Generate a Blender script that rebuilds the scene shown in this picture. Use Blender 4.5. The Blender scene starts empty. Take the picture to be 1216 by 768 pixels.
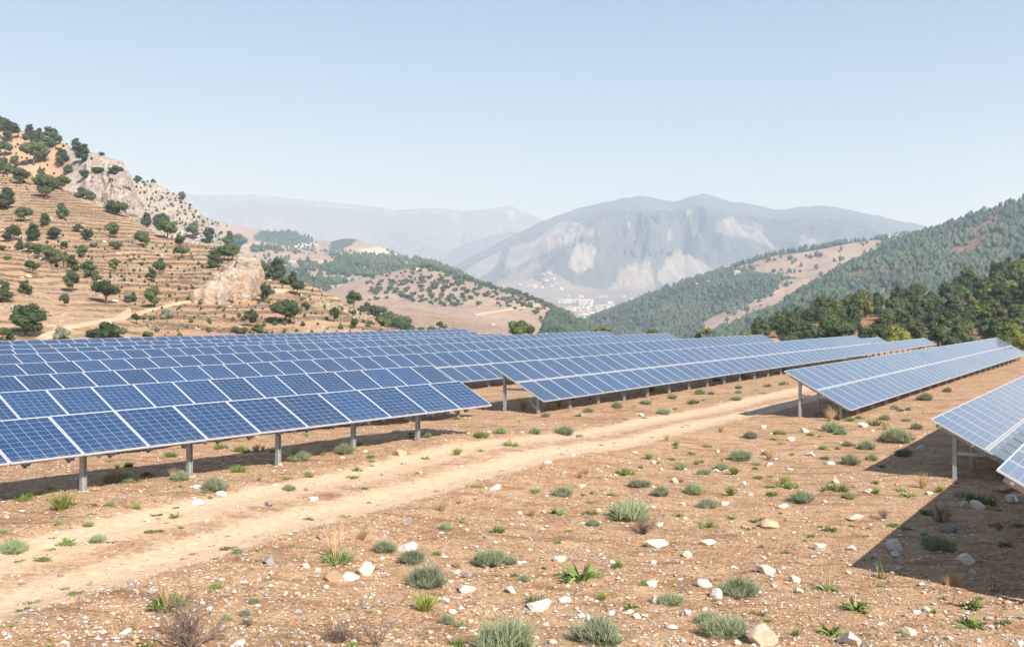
import bpy, math, random
import numpy as np
from mathutils import Vector, Matrix
from mathutils.bvhtree import BVHTree

# ------------------------------------------------------------------ camera, sky, sun, exposure
SC = bpy.context.scene
COL = SC.collection
F, HX, HY = 1270.0, 608.0, 370.4          # focal length and principal point in photograph pixels
CZ = 5.0                                   # camera height above the field's datum
cam_d = bpy.data.cameras.new('camera'); cam = bpy.data.objects.new('camera', cam_d); COL.objects.link(cam)
cam.location = (0, 0, CZ); cam.rotation_euler = (math.radians(90), 0, 0)
cam_d.sensor_width = 36; cam_d.lens = 36 * F / 1216; cam_d.shift_y = -(384 - HY) / 1216
cam_d.clip_start = .1; cam_d.clip_end = 60000
SC.camera = cam

TO_SUN = Vector((.613, -1.0, .851)).normalized()
SUN_EL = math.asin(TO_SUN.z); SUN_AZ = math.atan2(TO_SUN.x, TO_SUN.y)
W = bpy.data.worlds.new('World'); SC.world = W; W.use_nodes = True
wn = W.node_tree; wn.nodes.clear()
sky = wn.nodes.new('ShaderNodeTexSky'); sky.sky_type = 'NISHITA'; sky.sun_disc = False
sky.sun_elevation = SUN_EL; sky.sun_rotation = SUN_AZ
sky.altitude = 600; sky.air_density = 1.3; sky.dust_density = 0.3; sky.ozone_density = 2.2
bg = wn.nodes.new('ShaderNodeBackground'); bg.inputs[1].default_value = 0.053
wo = wn.nodes.new('ShaderNodeOutputWorld')
wn.links.new(sky.outputs[0], bg.inputs[0]); wn.links.new(bg.outputs[0], wo.inputs[0])
sun_d = bpy.data.lights.new('sun', 'SUN'); sun_d.energy = 5.0; sun_d.angle = math.radians(.5); sun_d.color = (1, .985, .965)
sun = bpy.data.objects.new('sun', sun_d); COL.objects.link(sun)
sun.rotation_euler = TO_SUN.to_track_quat('Z', 'Y').to_euler()
SC.view_settings.view_transform = 'Standard'; SC.view_settings.look = 'None'
SC.view_settings.exposure = 0.95; SC.view_settings.gamma = 1
HAZE = 1.95e-4
try:
    SC.cycles.use_denoising = True
    SC.cycles.max_bounces = 6; SC.cycles.diffuse_bounces = 3; SC.cycles.volume_bounces = 2
    SC.cycles.transparent_max_bounces = 6
except Exception: pass

# ------------------------------------------------------------------ helpers
rng = np.random.default_rng(7); random.seed(7)
def tag(o, label=None, cat=None, group=None, kind=None):
    if label: o['label'] = label
    if cat: o['category'] = cat
    if group: o['group'] = group
    if kind: o['kind'] = kind
    return o
def mesh(name, V, Fq, mats, mi=None, smooth=False, attrs=None, uv=None):
    me = bpy.data.meshes.new(name)
    V = np.asarray(V, np.float32)
    if isinstance(Fq, np.ndarray):
        n, k = Fq.shape
        me.vertices.add(len(V)); me.vertices.foreach_set('co', V.ravel())
        me.loops.add(n * k); me.loops.foreach_set('vertex_index', Fq.astype(np.int32).ravel())
        me.polygons.add(n); me.polygons.foreach_set('loop_start', np.arange(0, n * k, k, dtype=np.int32))
        try: me.polygons.foreach_set('loop_total', np.full(n, k, np.int32))
        except Exception: pass
    else:
        me.from_pydata([tuple(v) for v in V], [], [tuple(f) for f in Fq])
    for m in mats: me.materials.append(m)
    if mi is not None: me.polygons.foreach_set('material_index', np.asarray(mi, np.int32))
    me.polygons.foreach_set('use_smooth', np.full(len(me.polygons), bool(smooth)))
    for k_, a in (attrs or {}).items():
        at = me.attributes.new(k_, 'FLOAT', 'POINT'); at.data.foreach_set('value', np.asarray(a, np.float32))
    if uv is not None:
        l = me.uv_layers.new(name='UVMap'); l.data.foreach_set('uv', np.asarray(uv, np.float32).ravel())
    me.update(calc_edges=True)
    return me
def obj(name, me, parent=None, loc=None, rot=None, scale=None):
    o = bpy.data.objects.new(name, me); COL.objects.link(o)
    if parent: o.parent = parent
    if loc is not None: o.location = loc
    if rot is not None: o.rotation_euler = rot
    if scale is not None: o.scale = scale
    return o

def _h(ix, iy, s):
    n = (ix.astype(np.int64) * 374761393 + iy.astype(np.int64) * 668265263 + s * 982451653) & 0xffffffff
    n = ((n ^ (n >> 13)) * 1274126177) & 0xffffffff
    return ((n ^ (n >> 16)) & 0xffff) / 65535.0
def vn(x, y, s=0):
    x = np.asarray(x, float); y = np.asarray(y, float)
    ix = np.floor(x); iy = np.floor(y); fx = x - ix; fy = y - iy
    fx = fx * fx * (3 - 2 * fx); fy = fy * fy * (3 - 2 * fy)
    a = _h(ix, iy, s); b = _h(ix + 1, iy, s); c = _h(ix, iy + 1, s); d = _h(ix + 1, iy + 1, s)
    return (a + (b - a) * fx) + ((c + (d - c) * fx) - (a + (b - a) * fx)) * fy
def fbm(x, y, s=0, o=4, gain=.5):
    t = 0; a = 1; n = 0
    for k in range(o):
        t = t + a * (vn(x, y, s + 17 * k) - .5); n += a * .5; a *= gain; x = x * 2.03 + 5.3; y = y * 2.03 + 1.7
    return t / n
def ridged(x, y, s=0, o=4):
    t = 0; a = 1; n = 0
    for k in range(o):
        t = t + a * (1 - np.abs(2 * vn(x, y, s + 31 * k) - 1)); n += a; a *= .5; x = x * 2.1 + 3.1; y = y * 2.1 + 7.7
    return t / n
def sstep(a, b, x):
    t = np.clip((x - a) / (b - a), 0, 1); return t * t * (3 - 2 * t)
def in_poly(px, py, poly):
    px = np.asarray(px, float); py = np.asarray(py, float); c = np.zeros(px.shape, bool); n = len(poly)
    for i in range(n):
        x1, y1 = poly[i]; x2, y2 = poly[(i + 1) % n]
        if y1 == y2: continue
        c ^= ((y1 > py) != (y2 > py)) & (px < (x2 - x1) * (py - y1) / (y2 - y1) + x1)
    return c

# ---- field height
CTRL = np.array([(-9.8, 24.7, .91), (-3, 34.4, .91), (-16, 17, .9), (-.3, 48.5, .42), (3.1, 49.8, .46), (16, 71.5, .36), (12.8, 46.7, .34),
                 (10.4, 49.9, .2), (47, 100, .15), (9.2, 33.5, .05), (12.6, 30.6, .25), (6.5, 20.85, .02), (0, 16, .05), (-6, 16, .35), (8, 16, -.05),
                 (-40, 60, .8), (0, 90, .4), (40, 140, 0), (-60, 120, .6), (0, 150, .3), (80, 100, .1), (30, 10, 0), (-30, 0, .5), (-22, 42, .85), (12, 14, 0), (11, 24, .05)], float)
TH = math.radians(31.2); ST, CT = math.sin(TH), math.cos(TH)
def trackd(x, y):      # signed distance from the dirt track's axis (it runs parallel to the rows)
    p = -(np.asarray(x, float) * CT - np.asarray(y, float) * ST)
    s = np.asarray(x, float) * ST + np.asarray(y, float) * CT
    return p - (16.6 + .5 * np.sin(s / 17) + .022 * (s - 20))
def gbase(x, y):
    x = np.asarray(x, float); y = np.asarray(y, float)
    num = 0; den = 0
    for a, b, c in CTRL:
        w = 1 / ((x - a) ** 2 + (y - b) ** 2 + 12) ** 1.5
        num = num + w * c; den = den + w
    z = num / den
    u = x / np.maximum(y, 20)
    edge = 165 + 25 * np.sin(u * 5)
    drop = sstep(edge, edge + 260, y) * (1 - sstep(-.08, -.3, u) * sstep(900, 500, y)) * (1 - sstep(.2, .3, u) * sstep(700, 300, y))
    z = z * (1 - drop) + drop * -34
    return z
def gdetail(x, y):
    d = trackd(x, y)
    rut = np.exp(-((d - 1.1) / .32) ** 2) + np.exp(-((d + 1.1) / .32) ** 2)
    onr = np.exp(-(d / 2.0) ** 4)
    z = .05 * fbm(x / 2.2, y / 2.2, 3, 3) + .055 * fbm(x / .6, y / .6, 9, 3) * (1 - .7 * onr) - .06 * rut
    z = z + .05 * np.exp(-((np.abs(d) - 2.3) / .5) ** 2)
    return z * sstep(160, 90, y)
def ground(x, y): return gbase(x, y) + gdetail(x, y)
def on_ground(px, py):
    u = (px - HX) / F; v = (py - HY) / F; t = 4.7 / v
    for _ in range(25):
        t = .5 * t + .5 * (CZ - float(ground(u * t, t))) / v
    return Vector((u * t, t, float(ground(u * t, t))))
def to_px(p): return HX + F * p[0] / p[1], HY + F * (CZ - p[2]) / p[1]

# ------------------------------------------------------------------ materials
class NT:
    def __init__(s, name):
        s.m = bpy.data.materials.new(name); s.m.use_nodes = True; s.t = s.m.node_tree; s.t.nodes.clear()
        s.out = s.n('ShaderNodeOutputMaterial'); s.b = s.n('ShaderNodeBsdfPrincipled'); s.l(s.b.outputs[0], s.out.inputs[0])
        s.b.inputs['Roughness'].default_value = .9; s.b.inputs['Specular IOR Level'].default_value = .2
    def n(s, t, **k):
        x = s.t.nodes.new(t)
        for a, b in k.items(): setattr(x, a, b)
        return x
    def l(s, a, b): s.t.links.new(a, b)
    def s_(s, inp, v):
        if hasattr(v, 'is_output') or isinstance(v, bpy.types.NodeSocket): s.l(v, inp)
        elif isinstance(v, (tuple, list)) and len(v) == 3 and inp.type == 'RGBA': inp.default_value = (*v, 1)
        else: inp.default_value = v
    def coord(s, w='Object'): return s.n('ShaderNodeTexCoord').outputs[w]
    def pos(s): return s.n('ShaderNodeNewGeometry').outputs['Position']
    def noise(s, vec, scale, detail=3, rough=.55, dist=0, mul=None):
        if mul:
            mp = s.n('ShaderNodeMapping'); mp.inputs['Scale'].default_value = mul; s.l(vec, mp.inputs[0]); vec = mp.outputs[0]
        x = s.n('ShaderNodeTexNoise'); x.inputs['Scale'].default_value = scale; x.inputs['Detail'].default_value = detail
        x.inputs['Roughness'].default_value = rough; x.inputs['Distortion'].default_value = dist; s.l(vec, x.inputs['Vector']); return x.outputs['Fac']
    def voro(s, vec, scale, feature='F1', out='Distance'):
        x = s.n('ShaderNodeTexVoronoi', feature=feature); x.inputs['Scale'].default_value = scale; s.l(vec, x.inputs['Vector']); return x.outputs[out]
    def rng(s, v, a, b, c=0.0, d=1.0, smooth=False):
        x = s.n('ShaderNodeMapRange'); x.clamp = True
        if smooth: x.interpolation_type = 'SMOOTHSTEP'
        s.s_(x.inputs[0], v)
        for i, q in enumerate((a, b, c, d)): x.inputs[i + 1].default_value = q
        return x.outputs[0]
    def mix(s, f, a, b, mode='MIX'):
        x = s.n('ShaderNodeMix', data_type='RGBA', blend_type=mode)
        s.s_(x.inputs[0], f); s.s_(x.inputs[6], a); s.s_(x.inputs[7], b); return x.outputs[2]
    def math(s, op, a, b=0.0, c=0.0):
        x = s.n('ShaderNodeMath', operation=op); s.s_(x.inputs[0], a); s.s_(x.inputs[1], b)
        if op in ('MULTIPLY_ADD', 'COMPARE', 'SMOOTH_MIN'): s.s_(x.inputs[2], c)
        return x.outputs[0]
    def attr(s, name): return s.n('ShaderNodeAttribute', attribute_name=name).outputs['Fac']
    def rand(s): return s.n('ShaderNodeObjectInfo').outputs['Random']
    def slope(s):
        g = s.n('ShaderNodeNewGeometry'); x = s.n('ShaderNodeSeparateXYZ'); s.l(g.outputs['Normal'], x.inputs[0]); return x.outputs[2]
    def bump(s, h, strength=.5, dist=.05):
        x = s.n('ShaderNodeBump'); x.inputs['Strength'].default_value = strength; x.inputs['Distance'].default_value = dist
        s.l(h, x.inputs['Height']); s.l(x.outputs[0], s.b.inputs['Normal'])
    def base(s, c): s.s_(s.b.inputs['Base Color'], c)

def soil_colour(k, p):
    a = k.noise(p, .35, 5, .6); b = k.noise(p, 2.6, 5, .65); c = k.noise(p, 14, 4, .7)
    col = k.mix(k.rng(a, .35, .65), (.40, .208, .10), (.50, .295, .158))
    col = k.mix(k.rng(b, .42, .68, 0, .8), col, (.6, .42, .265))
    col = k.mix(k.rng(b, .44, .3, 0, .55), col, (.27, .145, .08))
    col = k.mix(k.rng(c, .52, .68, 0, .75), col, (.7, .52, .35))
    col = k.mix(k.rng(c, .47, .34, 0, .85), col, (.2, .1, .055))
    d = k.noise(p, 42, 3, .7); col = k.mix(k.rng(d, .46, .36, 0, .75), col, (.14, .072, .038)); col = k.mix(k.rng(d, .58, .68, 0, .5), col, (.72, .56, .42))
    st = k.noise(p, 1.0, 4, .65, mul=(.5, 2.2, 1)); col = k.mix(k.rng(st, .48, .36, 0, .7), col, (.24, .12, .065))
    return col, b, k.math('MULTIPLY_ADD', d, .35, c)
def make_soil(name, track):
    k = NT(name); p = k.pos()
    col, b, c = soil_colour(k, p)
    peb = k.voro(p, 7.5); rnd = k.voro(p, 7.5, out='Color')
    sx = k.n('ShaderNodeSeparateColor'); k.l(rnd, sx.inputs[0])
    rad = k.rng(sx.outputs[0], .55, 1, 0, .3)
    pm = k.math('LESS_THAN', peb, rad)
    pcol = k.mix(sx.outputs[1], (.42, .33, .25), (.74, .68, .6))
    if track:
        t = k.attr('track')
        n = k.noise(p, 1.4, 5, .7); n2 = k.noise(p, 6, 4, .7)
        tt = k.math('ADD', t, k.math('MULTIPLY_ADD', n, 1.0, -.5))
        tt = k.math('ADD', tt, k.math('MULTIPLY_ADD', n2, .6, -.3))
        tcol = k.mix(k.rng(n2, .35, .65), (.6, .40, .26), (.72, .53, .375))
        col = k.mix(k.rng(tt, .25, .75, 0, .92, True), col, tcol)
        pm = k.math('MULTIPLY', pm, k.rng(tt, .9, .4))
    col = k.mix(pm, col, pcol)
    k.base(col)
    hh = k.math('MULTIPLY_ADD', c, .5, k.math('MULTIPLY_ADD', pm, .25, k.math('MULTIPLY', b, .5)))
    k.bump(hh, .8, .11)
    return k.m
M = {}
M['soil'] = make_soil('reddish_soil', True)

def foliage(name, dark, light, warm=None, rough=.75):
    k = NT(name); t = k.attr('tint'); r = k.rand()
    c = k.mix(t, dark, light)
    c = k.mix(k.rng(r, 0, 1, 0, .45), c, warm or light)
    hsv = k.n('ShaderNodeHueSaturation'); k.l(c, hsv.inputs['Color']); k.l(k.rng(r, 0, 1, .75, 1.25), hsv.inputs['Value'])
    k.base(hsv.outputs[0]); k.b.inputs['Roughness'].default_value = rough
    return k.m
M['pine'] = foliage('pine_needles', (.034, .053, .023), (.095, .122, .047), (.11, .135, .05))
M['pine_bright'] = foliage('light_pine_needles', (.07, .09, .02), (.17, .19, .045), (.2, .19, .05))
M['grey_leaf'] = foliage('olive_grey_leaves', (.12, .14, .09), (.24, .26, .18))
M['far_wood'] = foliage('far_wood_needles', (.022, .038, .02), (.066, .088, .04))
M['sage'] = foliage('sage_leaves', (.15, .18, .1), (.36, .39, .26), (.25, .3, .15))
M['green'] = foliage('green_leaves', (.07, .115, .03), (.24, .31, .09), (.17, .23, .07), .55)
M['lime'] = foliage('lime_leaves', (.13, .17, .03), (.32, .36, .09), (.26, .3, .07), .6)
M['matgreen'] = foliage('mat_leaves', (.07, .1, .025), (.18, .22, .07), (.12, .17, .05))
M['dry'] = foliage('dry_straw', (.32, .2, .1), (.56, .4, .23), (.48, .33, .2))
M['twig'] = foliage('grey_twigs', (.09, .06, .05), (.24, .18, .14), (.16, .12, .09))
def simple(name, c, rough=.8, metal=0, spec=.3, var=0, scale=3):
    k = NT(name)
    if var:
        n = k.noise(k.coord(), scale, 5, .65); k.base(k.mix(k.rng(n, .3, .7), tuple(x * (1 - var) for x in c), tuple(min(1, x * (1 + var)) for x in c)))
    else: k.base(c)
    k.b.inputs['Roughness'].default_value = rough; k.b.inputs['Metallic'].default_value = metal; k.b.inputs['Specular IOR Level'].default_value = spec
    return k.m
M['bark'] = simple('pine_bark', (.13, .085, .06), .95, var=.4, scale=8)
M['frame'] = simple('anodised_frame', (.47, .49, .52), .4, 0.0, .5)
M['steel'] = simple('galvanised_steel', (.42, .42, .42), .5, .55, .5, .2, 12)
M['backsheet'] = simple('panel_backsheet', (.6, .6, .6), .7)
M['concrete'] = simple('concrete', (.5, .47, .43), .9, var=.2, scale=9)
M['wall_white'] = simple('white_render', (.6, .58, .55), .9, var=.06)
M['roof_tile'] = simple('clay_tile', (.42, .27, .2), .9, var=.2)
M['roof_grey'] = simple('pale_roofing', (.5, .48, .46), .8, var=.1)
M['opening'] = simple('dark_opening', (.06, .06, .07), .3)
M['wood'] = simple('weathered_plank', (.5, .33, .17), .85, var=.3, scale=7)

def make_cells():
    k = NT('solar_cells'); uv = k.coord('UV'); s = k.n('ShaderNodeSeparateXYZ'); k.l(uv, s.inputs[0])
    def lines(v, n, w):
        p = k.math('PINGPONG', k.math('MULTIPLY', v, n), .5)
        return k.math('LESS_THAN', p, w)
    g = k.math('MAXIMUM', lines(s.outputs[0], 6.0, .017), lines(s.outputs[1], 9.0, .017))
    bus = k.math('MULTIPLY', lines(s.outputs[0], 18.0, .035), .1)
    r = k.rand(); n = k.noise(k.coord(), 7, 3, .6)
    c = k.mix(k.rng(r, 0, 1), (.008, .032, .085), (.015, .05, .13))
    c = k.mix(k.rng(n, .35, .65, 0, .35), c, (.02, .066, .18))
    c = k.mix(k.math('MAXIMUM', g, bus), c, (.36, .42, .52))
    dust = k.noise(k.coord(), 1.3, 4, .6)
    c = k.mix(k.rng(dust, .4, .8, 0.0, .05), c, (.5, .42, .34))
    low = k.math('MULTIPLY', k.rng(s.outputs[1], .1, 0), k.rng(k.noise(k.coord(), 9, 3, .7), .4, .7, 0, .45)); c = k.mix(low, c, (.42, .34, .26))
    k.base(c); k.b.inputs['Roughness'].default_value = .22; k.b.inputs['Specular IOR Level'].default_value = .55
    k.b.inputs['Coat Weight'].default_value = .45; k.b.inputs['Coat Roughness'].default_value = .06
    return k.m
M['cells'] = make_cells()

def stone_mat(name, a, b, c):
    k = NT(name); p = k.coord(); n = k.noise(p, 4, 5, .65); n2 = k.noise(p, 17, 4, .7)
    col = k.mix(k.rng(n, .35, .65), a, b); col = k.mix(k.rng(n2, .5, .75, 0, .6), col, c)
    h = k.n('ShaderNodeHueSaturation'); k.l(col, h.inputs['Color']); k.l(k.rng(k.rand(), 0, 1, .8, 1.12), h.inputs['Value'])
    k.base(h.outputs[0]); k.bump(n2, .5, .03); return k.m
M['stone_white'] = stone_mat('white_limestone', (.58, .52, .45), (.76, .71, .64), (.45, .34, .25))
M['stone_tan'] = stone_mat('tan_stone', (.48, .3, .18), (.6, .42, .28), (.7, .58, .45))
M['stone_grey'] = stone_mat('grey_stone', (.25, .22, .21), (.37, .34, .33), (.18, .14, .12))
M['stone_cream'] = stone_mat('cream_stone', (.62, .47, .33), (.74, .64, .52), (.52, .34, .2))
PLANTS="y73,605,35.2 s256,582,33.8 g49,587,13.5 g164,572,10.8 g214,578,12.2 m177,588,12.2 m196,596,12.2 m107,599,16.2 s131,599,10.8 m110,610,13.5 g69,622,13.5 s105,624,13.5 m184,611,19 g207,614,16.2 m184,630,27.1 g214,627,10.8 m209,602,12.2 s4,632,10.8 s16,655,35.2 m60,638,13.5 m57,652,19 g80,646,27.1 s116,643,23 m134,643,16.2 m24,666,19 m49,664,27.1 m4,679,10.8 m269,636,10.8 m273,651,24.4 m250,647,12.2 m219,663,16.2 m230,657,13.5 m142,669,9.5 m168,677,9.5 m73,698,17.6 m93,705,29.8 m106,693,13.5 m39,716,29.8 m32,724,29.8 m69,718,16.2 m9,743,24.4 k255,698,19 b199,720,59.6 t227,767,86.7 k152,748,14.9 g173,768,24.4 g58,768,13.5 s291,730,16.2 t294,743,16.2 m338,568,20.3 k364,566,14.9 k419,568,16.2 m471,563,10.8 m432,580,16.2 s343,582,17.6 m311,564,13.5 m534,574,12.2 m519,583,10.8 m564,578,21.7 m564,592,10.8 k544,597,8.1 d525,607,21.7 s529,628,20.3 k588,631,21.7 m437,596,10.8 m408,613,19 m365,616,20.3 m305,637,9.5 m356,661,14.9 b400,665,52.8 s457,654,31.1 k518,658,16.2 s490,667,35.2 s506,695,51.4 s582,670,37.9 y505,725,37.9 m316,688,16.2 m371,700,13.5 k305,714,10.8 g468,683,9.5 g446,676,16.2 n450,770,65 t403,762,40.6 k550,745,17.6 k545,767,27.1 k419,768,19 m327,656,13.5 g529,731,8.1 k483,649,6.8 k634,585,16.2 s669,588,27.1 s760,578,25.7 s784,588,24.4 s825,586,27.1 y868,588,19 s840,602,25.7 k702,597,10.8 k692,588,8.1 k726,588,13.5 d632,613,16.2 g662,610,24.4 k700,611,16.2 s748,616,52.8 t764,634,35.2 s704,624,17.6 k806,612,12.2 k841,626,21.7 g868,615,13.5 k894,619,13.5 m887,627,21.7 g663,644,12.2 s604,668,20.3 k734,673,19 g691,689,62.3 k767,693,19 y715,712,16.2 s879,706,51.4 k612,684,10.8 k638,717,32.5 g750,722,25.7 s796,717,31.1 s711,763,65 s840,741,32.5 s860,754,51.4 g849,667,6.8 s600,774,81.2 k894,729,13.5 k800,571,8.1 s836,563,16.2 k744,563,21.7 s953,596,33.8 k915,588,17.6 k937,579,23 k916,578,14.9 k1040,574,10.8 y1040,586,13.5 k991,583,27.1 s1008,592,17.6 g1080,590,20.3 g1069,583,16.2 d1096,579,24.4 t1050,616,19 y1115,584,13.5 t1117,620,29.8 k1100,611,16.2 k1164,598,29.8 k903,618,12.2 g986,630,20.3 g1029,628,13.5 g1062,625,17.6 g1075,628,16.2 k934,657,10.8 s1115,652,39.3 h982,701,37.9 a1048,687,29.8 d1134,695,24.4 a1180,702,19 g1016,724,44.7 g1150,721,37.9 g1152,744,40.6 g1190,740,20.3 m1027,754,19 g986,753,37.9 y1110,728,10.8 k904,731,10.8 k1182,625,16.2 k1194,649,16.2 k1211,625,13.5 s671,516,23.4 s636,515,16 k570,519,19.7 s648,495,12.3 s699,489,13.6 s733,484,14.8 s767,480,14.8 s798,473,12.3 k822,479,18.5 s788,492,16 s802,486,6.9 m760,488,9.9 k743,498,7.4 b606,529,24.7 k689,519,9.9 d617,502,11.1 d696,563,12.3 y803,529,9.9 k839,531,11.1 d856,513,12.3 k797,546,11.1 s809,557,17.3 k830,549,12.3 s856,558,19.7 m712,528,9.9 m728,526,7.4 m773,519,9.9 m815,505,8.6 m809,507,7.4 m775,509,7.4 m750,519,7.4 m666,539,11.1 m595,559,9.9 s831,468,13.6 s844,468,9.9 s595,515,19.7 s988,512,29.6 s998,516,17.3 k1042,505,19.7 s1050,498,14.8 s1009,500,12.3 s1020,497,9.9 s1063,486,12.3 s1069,488,8.6 s1078,487,8.6 s1098,475,21 s1125,465,11.1 s1077,500,11.1 s1089,509,14.8 s1066,525,40.7 s1029,533,22.2 s1010,551,27.1 s978,533,11.1 k993,533,8.6 k979,545,12.3 k941,540,8.6 s1035,546,16 s892,520,18.5 k925,515,19.7 s963,517,9.9 s879,546,32.1 s898,552,11.1 k909,540,11.1 k1013,529,7.4 s1072,541,22.2 s877,461,9.9 s877,467,9.9 s874,475,12.3 k912,459,9.9 k931,457,12.3 m906,467,9.9 m898,463,6.9 m861,467,7.4 m915,481,7.4 d986,500,22.2 k914,566,7.4 k261,533,19.7 k287,536,21 k202,542,22.2 k152,554,17.3 k325,537,9.9 d207,569,14.8 s355,547,27.1 k363,516,7.4 a404,537,14.8 k383,540,8.6 k488,516,10.7 k542,498,9.6 y543,540,16 k571,536,8.6 g442,543,15 g505,545,12.8 m477,550,10.7 k423,559,12.8"
STONES="w263,590,13.5 p235,600,13.5 w233,580,9.5 w8,616,8.1 w175,620,8.1 w245,619,6 w102,647,8.1 p183,706,16.2 w118,751,6.8 w177,733,5.4 w149,754,13.5 w167,750,6 w125,767,8.1 w263,750,9.5 w284,767,14.9 q87,743,5.4 w103,751,5.4 w248,725,9.5 w157,626,4.1 w282,601,4.1 w111,583,6.8 w25,609,6.8 w161,703,4.1 w10,592,4.9 o397,692,21.7 c414,690,24.4 c432,684,25.7 q320,672,19 q379,640,10.8 q320,602,12.2 w372,595,12.2 q364,583,8.1 w327,577,8.1 w499,563,8.1 q481,625,13.5 p588,583,13.5 w554,631,8.1 p484,657,24.4 w576,675,14.9 w542,682,9.5 q556,687,10.8 w534,693,10.8 w553,704,20.3 w527,717,13.5 w538,729,10.8 w386,699,9.5 w353,706,7.6 w361,709,6 w377,679,8.1 w364,675,12.2 w357,752,5.4 q324,744,6.8 q328,764,8.1 w510,753,8.1 w559,739,7.6 w533,673,7.6 w350,666,4.9 w461,633,4.1 w499,638,5.4 w588,594,5.4 w492,574,4.1 w420,578,4.1 p780,653,24.4 w841,649,16.2 w663,669,21.7 w837,698,19 w817,663,16.2 w775,671,10.8 w712,659,6.8 w775,697,17.6 w777,717,14.9 p671,715,14.9 w608,705,14.9 w639,726,28.4 w684,725,8.1 w699,737,9.5 w649,743,9.5 w638,759,9.5 w657,765,10.8 w746,731,14.9 w757,735,11.4 w725,731,10.8 w816,731,12.2 p798,747,13.5 w811,763,8.1 w777,756,6.8 w835,762,6.8 q783,729,6.8 w837,725,8.1 w850,712,21.7 w807,689,8.1 w726,682,6 w616,670,9.5 w630,653,6 w621,625,7.6 w618,611,7.6 w645,629,6 w646,609,6 w693,622,6.8 w690,580,12.2 w718,586,4.9 w719,571,7.6 w730,565,4.9 w802,574,10.8 p883,576,8.1 w891,589,6.8 w860,600,9.5 w811,601,8.1 w776,603,5.4 w734,602,4.1 w739,622,4.9 p783,625,9.5 w814,617,6.8 w827,613,4.1 w882,634,5.4 q715,641,6.8 q669,565,6.8 q647,676,9.5 w875,767,12.2 c909,769,44.7 w674,697,6 w711,607,6.8 w850,561,10.8 o914,628,23 c1016,620,23 w972,656,21.7 w1012,653,11.4 w1007,682,9.5 w943,693,14.9 w948,705,13.5 w909,682,20.3 w908,664,6 w1145,600,10.3 p1160,605,17.6 q1122,634,25.7 q1096,637,13.5 p1064,657,24.4 p1064,662,13.5 w1103,588,8.1 p1031,586,8.7 w993,574,9.5 w984,580,8.1 w930,605,12.2 w980,597,6.8 w957,617,6 w919,640,5.4 w1069,636,5.4 p1149,671,21.7 p1156,683,12.2 w1169,643,6 w1156,638,8.1 w1096,697,9.5 w1098,705,6.8 p1087,729,10.3 w1100,725,10.8 w1122,728,8.1 w1109,718,6 c1079,755,16.2 o1197,717,10.3 w1008,768,35.2 w1127,760,8.7 w1161,764,8.7 w1062,767,8.1 q1184,747,8.1 w1177,736,8.1 w1202,762,5.4 w1210,767,10.8 w934,735,7.6 w1056,701,6.8 w1051,721,4.1 w983,731,4.1 q1038,735,5.4 w920,712,5.4 o1104,732,8.1 q1138,591,14.9 q691,495,8.6 w680,541,6.2 w650,551,9.9 w645,505,4.9 w620,514,4.4 w762,494,6.2 w754,539,6.9 w765,543,4.9 w785,559,7.4 w777,551,7.4 w783,546,4.9 w659,504,4.4 w581,514,6.2 w813,558,4.9 w852,537,4.9 w722,555,3.5 p1025,508,14.3 w906,510,10.4 w955,514,10.4 w940,524,10.4 w915,517,5.4 w963,542,12.3 w986,552,9.9 w912,555,10.4 w938,559,7.4 w920,547,6.2 w968,530,4.4 w999,527,4.4 w1036,513,4.9 p1093,535,13.6 w863,560,6.2 w905,536,4.4 w896,491,4.4 w929,494,4.9 w1057,505,4.4 w407,545,7.4 w433,539,7.4 w333,554,7.4 w326,561,7.4 o286,545,14.8 w403,559,6.2 w379,550,4.4 o472,516,12.4 w555,515,6.4 o475,542,13.9"
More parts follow.
